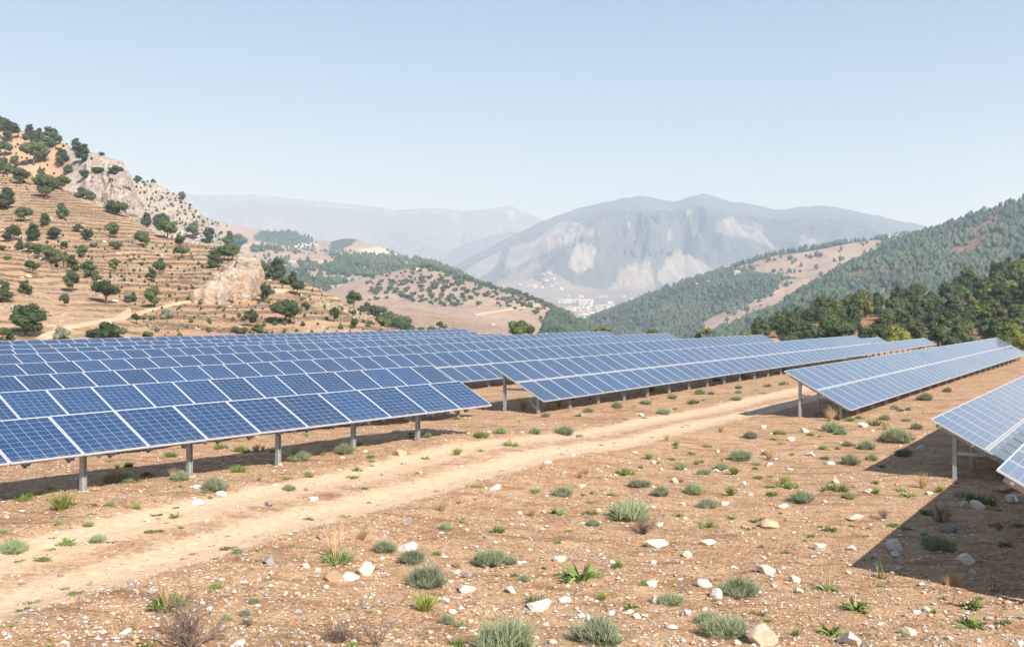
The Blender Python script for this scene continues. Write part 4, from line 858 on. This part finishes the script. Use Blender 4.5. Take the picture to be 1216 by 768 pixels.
woods('scrub_cover', 'hazy_ridge', 1500, lambda px, py, t, c: (px > 225) * (px < 520) * (.1 + 2.5 * (((px > 312) & (px < 372)) | ((px > 230) & (px < 262)) | (py > 296))) , 8, (5, 11), 15, 'scrub and small trees on the hazy ridge')
woods('ridge_scrub', 'stony_ridge', 240, lambda px, py, t, c: (px > 160) * (px < 290) * (t < 1.0), 2.5, (.8, 2.0), 16, 'sparse low scrub on the stony ridge')
woods('cliff_scrub', 'rocky_cliff', 160, lambda px, py, t, c: (px > -20) * (px < 175) * (t < 1.0), 2.5, (.6, 1.6), 18, 'sparse low scrub about the cliff')
woods('terrace_scrub', 'terraced_hillside', 1000, lambda px, py, t, c: (px > -20) * (px < 470) * (t < 1.0) * (py < 405), 1.2, (.2, .85), 17, 'low dry scrub on the terrace edges')

# ------------------------------------------------------------------ outcrop, path, houses
def rock_mesh(name, mats, sub, cuts, seed, sq=1.0, rough=.06):
    R = np.random.default_rng(seed); V0, F0 = {1: ICO1, 2: ICO2, 3: ICO3, 4: None}[sub] if sub < 4 else ico(4)
    V = V0.copy()
    for i in range(cuts):
        n = unit(R.normal(size=3)); d = R.uniform(.42, .8); s = V @ n; m = s > d; V[m] -= np.outer(s[m] - d, n)
    V += unit(V) * (rough * (fbm(V[:, 0] * 3 + seed, V[:, 1] * 3 + V[:, 2] * 2.3, seed, 3))[:, None])
    return mesh(name, V, F0, mats)
k = NT('outcrop_limestone'); p_ = k.pos(); a_ = k.noise(p_, .35, 5, .7); b_n = k.noise(p_, 1.6, 5, .7); s_n = k.noise(p_, .8, 4, .6, mul=(.4, .4, 2.4))
cc = k.mix(k.rng(a_, .35, .65), (.46, .34, .25), (.58, .5, .42)); cc = k.mix(k.rng(s_n, .5, .68, 0, .7), cc, (.5, .29, .15)); mp_ = k.n('ShaderNodeMapping'); mp_.inputs['Scale'].default_value = (1, 1, .35); k.l(p_, mp_.inputs[0]); dn = k.n('ShaderNodeVectorMath', operation='ADD'); k.l(mp_.outputs[0], dn.inputs[0]); nz = k.n('ShaderNodeTexNoise'); nz.inputs['Scale'].default_value = .6; k.l(p_, nz.inputs['Vector']); k.l(nz.outputs['Color'], dn.inputs[1])
crk = k.voro(dn.outputs[0], .3, 'DISTANCE_TO_EDGE'); cc = k.mix(k.rng(crk, .05, 0, 0, .4), cc, (.2, .14, .1)); cc = k.mix(k.rng(b_n, .45, .32, 0, .85), cc, (.2, .14, .1))
k.base(cc); k.bump(k.math('ADD', a_, b_n), .9, .9); M['outcrop'] = k.m
def outcrop(px, py, wpx, hpx, dep, seed):
    q, _ = ray_hill(px, py, ['terraced_hillside']); y = q.y if q is not None else dep
    V0, F0 = ICO3; V = V0.copy(); V = np.sign(V) * np.abs(V) ** .62
    V = V * np.array([wpx / 2, wpx / 2.4, hpx * .62]) / F * y
    V = V + unit(V0) * (1.3 * fbm(V[:, 0] / 2.4 + seed, V[:, 1] / 2.4 + V[:, 2] / 2.2, seed, 4) + 1.9 * (ridged(V[:, 0] / 2.2 + seed, V[:, 1] / 3 + V[:, 2] / 7, seed, 3) - .5))[:, None]
    return V + np.array([(px - HX) / F * y, y + wpx / F * y * .42, CZ - (py - HY) / F * y + hpx / F * y * .32])
parts = [outcrop(*a) for a in ((272, 354, 44, 34, 225, 3), (291, 349, 30, 42, 225, 9), (254, 359, 34, 20, 225, 14), (299, 344, 18, 30, 228, 21), (281, 342, 40, 28, 232, 27), (240, 360, 22, 12, 222, 31))]
VV = np.concatenate(parts); FF = np.concatenate([ICO3[1] + i * len(ICO3[0]) for i in range(len(parts))])
o = obj('rock_outcrop', mesh('rock_outcrop', VV, FF, [M['outcrop']])); md = o.modifiers.new('r', 'REMESH'); md.mode = 'VOXEL'; md.voxel_size = .13
ev = o.evaluated_get(bpy.context.evaluated_depsgraph_get()); nm_ = bpy.data.meshes.new_from_object(ev); o.modifiers.clear(); o.data = nm_
if not nm_.materials: nm_.materials.append(M['outcrop'])
tag(o, 'pale cream and ochre rock outcrop at the end of the terraces', 'rock')

def ribbon(name, pts, hills, width, mat, lift, label):
    P = []
    for i in range(len(pts) - 1):
        for t in np.linspace(0, 1, 14, endpoint=False):
            q, _ = ray_hill(pts[i][0] * (1 - t) + pts[i + 1][0] * t, pts[i][1] * (1 - t) + pts[i + 1][1] * t, hills, 3)
            if q is not None: P.append(np.array(q))
    P = np.array(P)
    for _ in range(8): P[1:-1] = (P[:-2] + 2 * P[1:-1] + P[2:]) / 4
    rows_ = []
    for i, p in enumerate(P):
        d = unit((P[min(i + 1, len(P) - 1)] - P[max(i - 1, 0)]) * [1, 1, 0]); nrm = np.array([-d[1], d[0], 0]); row = []
        for s in np.linspace(-1, 1, 7):
            q = p + nrm * s * width / 2 * (1 + .25 * math.sin(i * .9 + s)); z = None
            for h in hills:
                r_ = HILLS[h][2].ray_cast(Vector((q[0], q[1], 900)), Vector((0, 0, -1)))
                if r_[0] is not None and (z is None or r_[0].z > z): z = r_[0].z
            row.append((q[0], q[1], max(z if z is not None else q[2], p[2] - .5) + lift * (1 - abs(s) ** 4)))
        rows_.append(row)
    V = np.array(rows_).reshape(-1, 3)
    tag(obj(name, mesh(name, V, grid_faces(len(P), 7), [mat], smooth=True)), label, 'path', kind='structure')
M['path'] = simple('cream_dust', (.5, .355, .24), .95, var=.14, scale=.7)
ribbon('dirt_path', [(44, 405), (60, 396), (82, 388), (130, 381), (165, 371), (188, 366), (206, 361), (232, 357), (270, 352), (310, 348), (343, 344)], ['terraced_hillside', 'spur_hillside'], 1.3, M['path'], .2, 'cream dirt path winding up the foot of the terraced hillside')
ribbon('hillside_path', [(563, 374), (580, 371), (610, 367), (640, 363), (650, 359)], ['dotted_hill'], 5.5, M['path'], .5, 'pale track cut across the dotted hill')

def house_mesh(w, d, h, gable, roof='roof_tile'):
    V = [(-w, -d, 0), (w, -d, 0), (w, d, 0), (-w, d, 0), (-w, -d, h), (w, -d, h), (w, d, h), (-w, d, h)]
    Fq = [(0, 1, 5, 4), (1, 2, 6, 5), (2, 3, 7, 6), (3, 0, 4, 7), (0, 3, 2, 1)]; mi = [0] * 5
    if gable:
        e = .12 * w; b = len(V); V += [(-w - e, -d - e, h - .1), (w + e, -d - e, h - .1), (w + e, d + e, h - .1), (-w - e, d + e, h - .1), (-w - e, 0, h + gable), (w + e, 0, h + gable)]
        Fq += [(b, b + 1, b + 5, b + 4), (b + 2, b + 3, b + 4, b + 5), (b, b + 4, b + 3), (b + 1, b + 2, b + 5), (b, b + 3, b + 2, b + 1)]; mi += [1, 1, 0, 0, 0]
    else:
        b = len(V); V += [(-w - .2, -d - .2, h), (w + .2, -d - .2, h), (w + .2, d + .2, h), (-w - .2, d + .2, h), (-w - .2, -d - .2, h + .4), (w + .2, -d - .2, h + .4), (w + .2, d + .2, h + .4), (-w - .2, d + .2, h + .4)]
        Fq += [tuple(b + i for i in f) for f in ((0, 1, 5, 4), (1, 2, 6, 5), (2, 3, 7, 6), (3, 0, 4, 7), (4, 5, 6, 7), (3, 2, 1, 0))]; mi += [1] * 6
    for i in range(3):           # windows and door stand 5 cm proud of the wall
        x = -w + (i + .5) * 2 * w / 3; ww = w / 7; z0, z1 = (.02, .72) if i == 1 else (.4, .75); b = len(V)
        V += [(x - ww, -d - .05, z0 * h), (x + ww, -d - .05, z0 * h), (x + ww, -d - .05, z1 * h), (x - ww, -d - .05, z1 * h)]; Fq.append((b, b + 1, b + 2, b + 3)); mi.append(2)
    return mesh('house', V, Fq, [M['wall_white'], M[roof], M['opening']], mi)
HM = [house_mesh(5, 4, 4.5, 2), house_mesh(7, 5, 6, 2.4), house_mesh(9, 5, 6, 0, 'roof_grey'), house_mesh(5, 5, 8, 0, 'roof_grey'), house_mesh(14, 6, 7, 2, 'roof_grey')]
R = np.random.default_rng(21)
town = [(652, 325), (647, 326), (657, 332), (650, 334), (628, 340), (635, 340), (636, 342), (622, 341), (644, 342), (655, 340), (667, 344), (618, 339), (716, 353), (740, 353), (750, 357), (675, 352), (690, 353)]
for _ in range(46): town.append((R.uniform(664, 702), R.normal(358.5, 1.0)))
for _ in range(56): town.append((R.uniform(672, 742), R.normal(367.5, 2.6)))
for _ in range(24): town.append((R.uniform(690, 722), R.normal(374.5, 1.6)))
T_ANCH = [('the spur above town', 652, 334), ('the far upper street', 684, 358), ('the far town middle', 700, 367), ('the lower town end', 705, 375), ('the right town end', 735, 365)]
for px, py in town:
    q, _ = ray_hill(px, py, ['big_mountain'])
    if q is None: continue
    i = R.integers(0, 5); s = R.uniform(.8, 1.5)
    o = obj('house', HM[i], loc=q - Vector((0, 0, 1)), rot=(0, 0, R.uniform(-.7, .7)), scale=(s, s, s))
    later(o, ['white gabled house', 'large white gabled house', 'white flat roofed house', 'tall white block', 'long pale hall'][i], 'house', 'houses of the far town in the valley', px, py, T_ANCH)
for px, py, i, s, rz, hl, lab in [(1061, 283, 4, .95, .2, 'wooded_ridge', 'long white building on the skyline of the wooded ridge'), (874, 326, 0, 1.3, .5, 'wooded_ridge', 'small white house at the left end of the bare field'), (830, 340, 0, 1.0, 0, 'wooded_ridge', 'white house alone among the ridge trees, left one of two'), (843, 337, 1, .8, .3, 'wooded_ridge', 'tan house among the ridge trees, right one of two'),
                                  (585, 386, 0, .2, .3, 'bare_hump', 'tiny white hut on the bare tan hump'), (324, 333, 2, .1, .1, 'terraced_hillside', 'low white shed behind the rock outcrop'), (547, 396, 4, .1, .1, 'bare_hump', 'low pale farm building before the tan hump'),
                                  (496, 320, 0, .4, .2, 'dotted_hill', 'little white house on the crown of the dotted hill'), (398, 351, 0, .1, .4, 'terraced_hillside', 'tiny white hut on the stepped corner of the hillside')]:
    q, _ = ray_hill(px, py, [hl])
    if q is None: print('no hit', lab); continue
    tag(obj('house', HM[i], loc=q - Vector((0, 0, .4)), rot=(0, 0, rz), scale=(s, s, s)), lab, 'house')

# ------------------------------------------------------------------ field plants
def blades(n, base_r, a0, a1, L0, L1, w, droop, R, zbase=0, seg=3):
    az = R.uniform(0, 2 * math.pi, n); tl = R.uniform(a0, a1, n) ** 1.0; L = R.uniform(L0, L1, n); rr = base_r * np.sqrt(R.random(n)); ba = az + R.normal(0, .6, n)
    B = np.stack([rr * np.cos(ba), rr * np.sin(ba), np.full(n, zbase)], 1)
    d = np.stack([np.sin(tl) * np.cos(az), np.sin(tl) * np.sin(az), np.cos(tl)], 1); side = unit(np.cross(d, R.normal(size=(n, 3))))
    V = []
    for i in range(seg + 1):
        f = i / seg; c = B + d * (L * f)[:, None]; c[:, 2] -= droop * L * f * f; wd = w * (1 - .85 * f ** 1.5) if seg > 2 else w * (1 - .8 * f)
        V += [c - side * wd, c + side * wd]
    V = np.stack(V, 1); k_ = 2 * (seg + 1)
    f0 = np.array([(2 * i, 2 * i + 1, 2 * i + 3, 2 * i + 2) for i in range(seg)])
    Fq = (f0[None] + k_ * np.arange(n)[:, None, None]).reshape(-1, 4); T = np.repeat(R.random(n), k_)
    return V.reshape(-1, 3), Fq, T
def joint(L):
    V, Fq = join([(a, b) for a, b, c in L]); return V, Fq, np.concatenate([c for a, b, c in L])
def twig_tree(R, n0, depth, L, spread, r):
    out = []
    def grow_(p, d, l, rad, k_):
        q = p + d * l * .5 + R.normal(0, .04 * l, 3); e = q + unit(d + R.normal(0, .18, 3)) * l * .5
        V, Fq = tube([p, q, e], [rad, rad * .8, rad * .6], 4); out.append((V, Fq, np.full(len(V), R.random())))
        if k_ > 0:
            for _ in range(R.integers(2, 4)): grow_(e if R.random() < .6 else q, unit(d + R.normal(0, spread, 3) + [0, 0, .1]), l * R.uniform(.55, .85), rad * .6, k_ - 1)
    for _ in range(n0): grow_(np.array([R.normal(0, .03), R.normal(0, .03), -.02]), unit(np.array([R.normal(0, spread * 1.1), R.normal(0, spread * 1.1), 1])), L * R.uniform(.7, 1.1), r, depth)
    return joint(out)
def sage(R):    # dome of fine shoots
    L = [blades(520, .26, .0, 1.35, .22, .44, .006, .12, R, 0, 2)]
    for _ in range(26):
        a = R.uniform(0, 6.3); q = R.uniform(.05, .36); v, f, t = blades(48, .06, 0, 1.0, .1, .3, .006, .1, R, 0, 2); v = v * R.uniform(.75, 1.35) + np.array([math.cos(a) * q * 1.15, math.sin(a) * q * 1.15, .03 + .22 * max(0, 1 - q * 2.2)]); L.append((v, f, np.clip(t + R.uniform(-.2, .2), 0, 1)))
    return joint(L)
def rosette(R): 
    L = [blades(26, .06, .25, 1.3, .3, .55, .038, .35, R)]
    for _ in range(5):
        a = R.uniform(0, 6.3); q = R.uniform(.12, .36); v, f, t = blades(11, .03, .2, 1.2, .14, .3, .026, .35, R); L.append((v + np.array([math.cos(a) * q, math.sin(a) * q, 0]), f, t))
    return joint(L)
def spiky(R):
    L = []
    for _ in range(9):
        a = R.uniform(0, 6.3); q = R.uniform(.0, .38); v, f, t = blades(26, .05, 0, 1.1, .14, .34, .014, .15, R, 0, 2); L.append((v + np.array([math.cos(a) * q, math.sin(a) * q, 0]), f, t))
    return joint(L)
def tuft(R): return blades(220, .12, .0, .8, .5, 1.0, .012, .22, R)
def strawtuft(R): return blades(150, .12, .0, .55, .5, 1.25, .0085, .1, R)
def stalks(R): return blades(13, .12, .0, .4, .9, 1.9, .013, .08, R)
def tallleaf(R): return blades(10, .1, .1, .8, .5, 1.0, .03, .1, R)
def matp(R):
    L = []
    for _ in range(22):
        a = R.uniform(0, 6.3); q = .44 * math.sqrt(R.random()); v, f, t = blades(26, .06, .2, 1.45, .05, .12, .013, .1, R, 0, 2); L.append((v * [1, 1, .8] + np.array([math.cos(a) * q, math.sin(a) * q * .7, .01]), f, np.clip(t + R.uniform(-.2, .2), 0, 1)))
    return joint(L)
def pm(name, fn, mat, n=4):
    out = []
    for i in range(n):
        V, Fq, T = fn(np.random.default_rng(300 + i + 31 * len(name))); out.append(mesh(name, V, Fq, [M[mat]], attrs={'tint': T}))
    return out
PL = {'s': ('sage_bush', pm('sage_bush', sage, 'sage', 5), 'grey green sage bush', 'bush'), 'g': ('leafy_plant', pm('leafy_plant', rosette, 'green', 5), 'broad leaved green plant', 'plant'),
      'k': ('spiky_plant', pm('spiky_plant', spiky, 'green', 5), 'dark green spiky plant', 'plant'), 'y': ('grass_tuft', pm('grass_tuft', tuft, 'lime', 3), 'yellow green grass tuft', 'grass tuft'),
      'd': ('dry_grass', pm('dry_grass', strawtuft, 'dry', 4), 'dry straw tuft', 'grass tuft'), 'm': ('mat_plant', pm('mat_plant', matp, 'matgreen', 5), 'flat green mat plant', 'plant'),
      't': ('twig_bush', pm('twig_bush', lambda R: twig_tree(R, 24, 3, .32, .5, .011), 'twig', 3), 'bare grey brown twig bush', 'bush'), 'a': ('leafy_plant', pm('tall_leaf_plant', tallleaf, 'green', 2), 'plant with upright leaves', 'plant'),
      'n': ('bare_sapling', pm('bare_sapling', lambda R: twig_tree(R, 4, 4, .42, .28, .014), 'twig', 1), 'bare branching sapling', 'shrub')}
BR = pm('blade_rosette', lambda R: joint([blades(130, .3, .0, 1.2, .16, .4, .016, .25, R)]), 'green', 3); STK = pm('dry_stalk', stalks, 'dry', 3)
N_ANCH = [('the split tan boulder', 405, 684), ('the bare sapling', 450, 745), ('the bottom twig bush', 228, 750), ('the pale bottom bush', 598, 750), ('the big round sage bush', 506, 682), ('the blocky white boulder', 780, 648), ('the wide silvery sage bush', 884, 697), ('the bottom tan boulder', 907, 757),
          ('the near shadow tip', 1008, 672), ('the stalky shadow plant', 982, 690), ('the shaded grey boulder', 1121, 628), ('the sunlit tan boulder', 914, 622), ('the first post tuft', 73, 598), ('the second post', 228, 570), ('the third post', 332, 550), ('the fourth post', 422, 535), ('the tall end post', 600, 490),
          ('the left edge of the track', 90, 650), ('the bare track strip', 430, 620), ('the far bend of the track', 840, 490), ('the right tall post', 955, 497), ('the post in the shade', 1130, 558), ('the dark bush group', 865, 555), ('the right corner bush', 988, 507), ('the mid field twig bush', 764, 630),
          ('the low table corner', 645, 487), ('the right table far end', 1190, 440), ('the pair of white stones', 945, 697), ('the dark trackside clump', 200, 714), ('the bright fountain plant', 504, 720), ('the dark bottom sage bush', 711, 760), ('the dry tuft by the track', 526, 603), ('the mid track sage bush', 668, 515), ('the lower right corner', 1160, 735), ('the lower left corner', 20, 740), ('the lower right leafy plant', 1016, 722)]
SPECIAL = {(506, 695): 'big round grey sage bush right of the split tan boulder'}
G1 = 'wild plants on the stony field'
for it in PLANTS.split():
    c = it[0]; px, py, wp = it[1:].split(','); px, py, wp = float(px), float(py), float(wp)
    p = on_ground(px, py); wd = wp / F * p.y; rz = random.uniform(0, 6.3); p.z -= .01
    big = 'large ' if wp > 34 else ('small ' if wp < 15 else '')
    if c in 'bh':
        root = obj('leafy_plant', None, loc=p, rot=(0, 0, rz))
        hs = wd if c == 'b' else wd
        obj('rosette', random.choice(BR) if c == 'b' else random.choice(PL['g'][1]), root, scale=(hs * (1.5 if c == 'b' else 1), hs, hs * .9 if c == 'b' else hs))
        for q in range(2): obj('dry_stalk', random.choice(STK), root, rot=(0, 0, q * 2), scale=(hs * .6, hs * .6, hs * .62 if c == 'b' else hs * .95))
        later(root, 'green stalky clump' if c == 'b' else 'leafy plant under tall stalks', 'plant', G1, px, py, N_ANCH); continue
    nm, ms, ph, cat = PL[c]
    zs = {'s': random.uniform(.85, 1.15), 'g': 1.0, 'k': random.uniform(.9, 1.4), 'y': 1, 'd': 1, 'm': random.uniform(.7, 1.2), 't': 1, 'a': 1, 'n': 1}[c]
    sc = {'y': .95, 'd': .8, 't': 1.1, 'n': .95, 'm': 1.15, 'k': 1.3, 'g': 1.25, 's': 1.05}.get(c, 1.0) * wd
    if c == 'd': sc = max(sc, .3)
    o = obj(nm, random.choice(ms), loc=p, rot=(0, 0, rz), scale=(sc, sc, sc * zs))
    later(o, big + ph, cat, G1, px, py, N_ANCH)
# ---- smaller weeds that gather round the bigger plants
R = np.random.default_rng(55); seeds = [tuple(map(float, it[1:].split(','))) for it in PLANTS.split()]
for j in range(150):
    a_, b_, w_ = seeds[R.integers(0, len(seeds))]; px = a_ + R.normal(0, 16 + w_); py = b_ + R.normal(0, 7)
    if not (5 < px < 1205 and 462 < py < 755): continue
    p = on_ground(px, py)
    if abs(trackd(p.x, p.y)) < 1.6: continue
    c = R.choice(list('kkmsggdy')); nm, ms, ph, cat = PL[c]; wd = R.uniform(.12, .3) * (1.5 if p.y > 30 else 1); p.z -= .01
    o = obj(nm, random.choice(ms), loc=p, rot=(0, 0, R.uniform(0, 6.3)), scale=(wd, wd, wd)); later(o, 'tiny ' + ph, cat, G1, px, py, N_ANCH)
# ---- stones
ST_ = {c: [rock_mesh('stone', [M[m]], 3, 13, i * 7 + 3, rough=.05) for i in range(n)] for c, m, n in (('w', 'stone_white', 7), ('p', 'stone_white', 4), ('q', 'stone_grey', 5), ('o', 'stone_tan', 4), ('c', 'stone_cream', 4))}
WORD = {'w': 'white stone', 'p': 'pale stone', 'q': 'grey stone', 'o': 'tan stone', 'c': 'cream stone'}
G2 = 'loose stones on the field'
R = np.random.default_rng(56); extra = []
for j in range(75):
    a, b = R.uniform(10, 1206), R.uniform(0, 1) ** .8 * 270 + 490
    q = on_ground(a, b)
    if abs(trackd(q.x, q.y)) > 1.7: extra.append('%s%d,%d,%.1f' % (R.choice(list('wwwpqqo')), a, b, R.uniform(3, 7.5) * (.55 + (b - 490) / 380)))
for it in STONES.split() + extra:
    c = it[0]; px, py, wp = it[1:].split(','); px, py, wp = float(px), float(py), float(wp) * .95
    p = on_ground(px, py - .12 * wp); wd = wp / F * p.y / 2 * 1.2
    e = (random.uniform(.9, 1.1), random.uniform(.6, .9), random.uniform(.5, .8) if wp > 8 else random.uniform(.45, .75))
    rz = random.uniform(-.5, .5) + random.choice((0, math.pi))
    o = obj('boulder' if wp > 15 else 'stone', random.choice(ST_[c]), loc=p + Vector((0, 0, wd * e[2] * .42)), rot=(random.uniform(-.2, .2), random.uniform(-.2, .2), rz), scale=tuple(wd * x for x in e))
    ph = ('large ' if wp > 18 else 'middle sized ' if wp > 9.5 else 'small ' if wp > 5.5 else 'tiny ') + WORD[c]
    later(o, ph, 'stone', G2, px, py, N_ANCH)
# ---- planks and a block lying under the nearest table
p = on_ground(1197, 581)
o = obj('wooden_plank', box_mesh([(-.6, .6, -.14, .0, 0, .05), (-.55, .62, .02, .16, 0, .05)], 'wooden_plank', [M['wood']]), loc=p + Vector((0, 0, .03)), rot=(.1, .06, .75)); tag(o, 'weathered yellow planks lying under the nearest table', 'plank')
p = on_ground(1210, 595)
o = obj('concrete_block', box_mesh([(-.3, .3, -.12, .12, 0, .16), (-.26, -.04, -.09, .09, .16, .175), (.04, .26, -.09, .09, .16, .175)], 'concrete_block', [M['concrete']]), loc=p, rot=(0, 0, .2)); tag(o, 'grey concrete block on the ground beside the planks', 'block')
# ---- gravel too small to count
R = np.random.default_rng(77); n = 17000
vy = R.random(n); px = R.uniform(-20, 1240, n); py = 452 + (775 - 452) * vy
Y = 4.75 * F / (py - HY); X = (px - HX) / F * Y; Zg = ground(X, Y)
s = R.uniform(.009, .034, n) * np.where(R.random(n) < .12, 1.9, 1); keep = (np.abs(trackd(X, Y)) > 1.7) | (R.random(n) < .25)
X, Y, Zg, s = X[keep], Y[keep], Zg[keep], s[keep]; n = len(X)
o6 = np.array([(1, 0, 0), (-1, 0, 0), (0, 1, 0), (0, -1, 0), (0, 0, 1), (0, 0, -1)], float); f6 = np.array([(0, 2, 4), (2, 1, 4), (1, 3, 4), (3, 0, 4), (2, 0, 5), (1, 2, 5), (3, 1, 5), (0, 3, 5)])
V = o6[None] * R.uniform(.6, 1.3, (n, 6, 1)) * s[:, None, None] * [1, 1, .65]; a = R.uniform(0, 6.3, n); ca, sa = np.cos(a)[:, None], np.sin(a)[:, None]
V = np.stack([V[..., 0] * ca - V[..., 1] * sa, V[..., 0] * sa + V[..., 1] * ca, V[..., 2]], -1) + np.stack([X, Y, Zg + s * .3], 1)[:, None, :]
mi = np.repeat(R.choice([0, 0, 1, 2, 2], n), 8)
tag(obj('gravel', mesh('gravel', V.reshape(-1, 3), (f6[None] + 6 * np.arange(n)[:, None, None]).reshape(-1, 3), [M['stone_white'], M['stone_grey'], M['stone_tan']], mi)), 'small loose gravel strewn over the reddish field', 'gravel', kind='stuff')

# ---- dry straw and twig litter too fine to count
R = np.random.default_rng(78); n = 15000
vy = R.random(n) ** .8; px = R.uniform(-20, 1240, n); py = 450 + (778 - 450) * vy
Y = 4.75 * F / (py - HY); X = (px - HX) / F * Y; keep = (np.abs(trackd(X, Y)) > 1.9) & (fbm(X / 3, Y / 3, 12, 3) > -.12); X, Y = X[keep], Y[keep]; n = len(X); Zg = ground(X, Y)
a = R.uniform(0, 6.3, n); e = np.where(R.random(n) < .3, R.uniform(.5, 1.3, n), R.uniform(0, .2, n)); L = R.uniform(.04, .16, n); w_ = R.uniform(.003, .007, n)
d = np.stack([np.cos(a) * np.cos(e), np.sin(a) * np.cos(e), np.sin(e)], 1) * L[:, None]; sd = unit(np.cross(d, R.normal(size=(n, 3)))) * w_[:, None]; B = np.stack([X, Y, Zg + .006], 1)
V = np.stack([B - sd, B + sd, B + d + sd * .5, B + d - sd * .5], 1).reshape(-1, 3)
tag(obj('dry_litter', mesh('dry_litter', V, np.arange(4 * n).reshape(-1, 4), [M['dry'], M['twig'], M['matgreen']], R.choice([0, 0, 1, 1, 2], n), attrs={'tint': np.repeat(R.random(n), 4)})), 'fine dry straw and twigs littering the field', 'litter', kind='stuff')
# ---- weeds growing in the shade under the tables
SH = [('the row of short posts', 760, 462), ('the tall end post', 600, 490), ('the single tier table', 300, 530), ('the right tall post', 955, 497)]
for j in range(46):
    t = random.random()
    if j < 26: b_ = (-1.06, 48.94, 2.0, 60)
    elif j < 36: b_ = (12.01, 47.2, 2.2, 40)
    else: b_ = (-12.5, 22.0, 1.6, 17)
    s_ = t * b_[3]; v_ = random.uniform(.1, 1.0) * b_[2]
    x = b_[0] + ST * s_ + CT * v_; y = b_[1] + CT * s_ - ST * v_; p = Vector((x, y, float(ground(x, y)) - .01)); px, py = to_px(p)
    if px < 0 or px > 1200: continue
    c = random.choice('kksgd'); nm, ms, ph, cat = PL[c]; wd = random.uniform(.3, .75)
    o = obj(nm, random.choice(ms), loc=p, rot=(0, 0, random.uniform(0, 6.3)), scale=(wd, wd, wd * 1.1)); later(o, 'shaded ' + ph, cat, G1, px, py, SH)

write_labels()
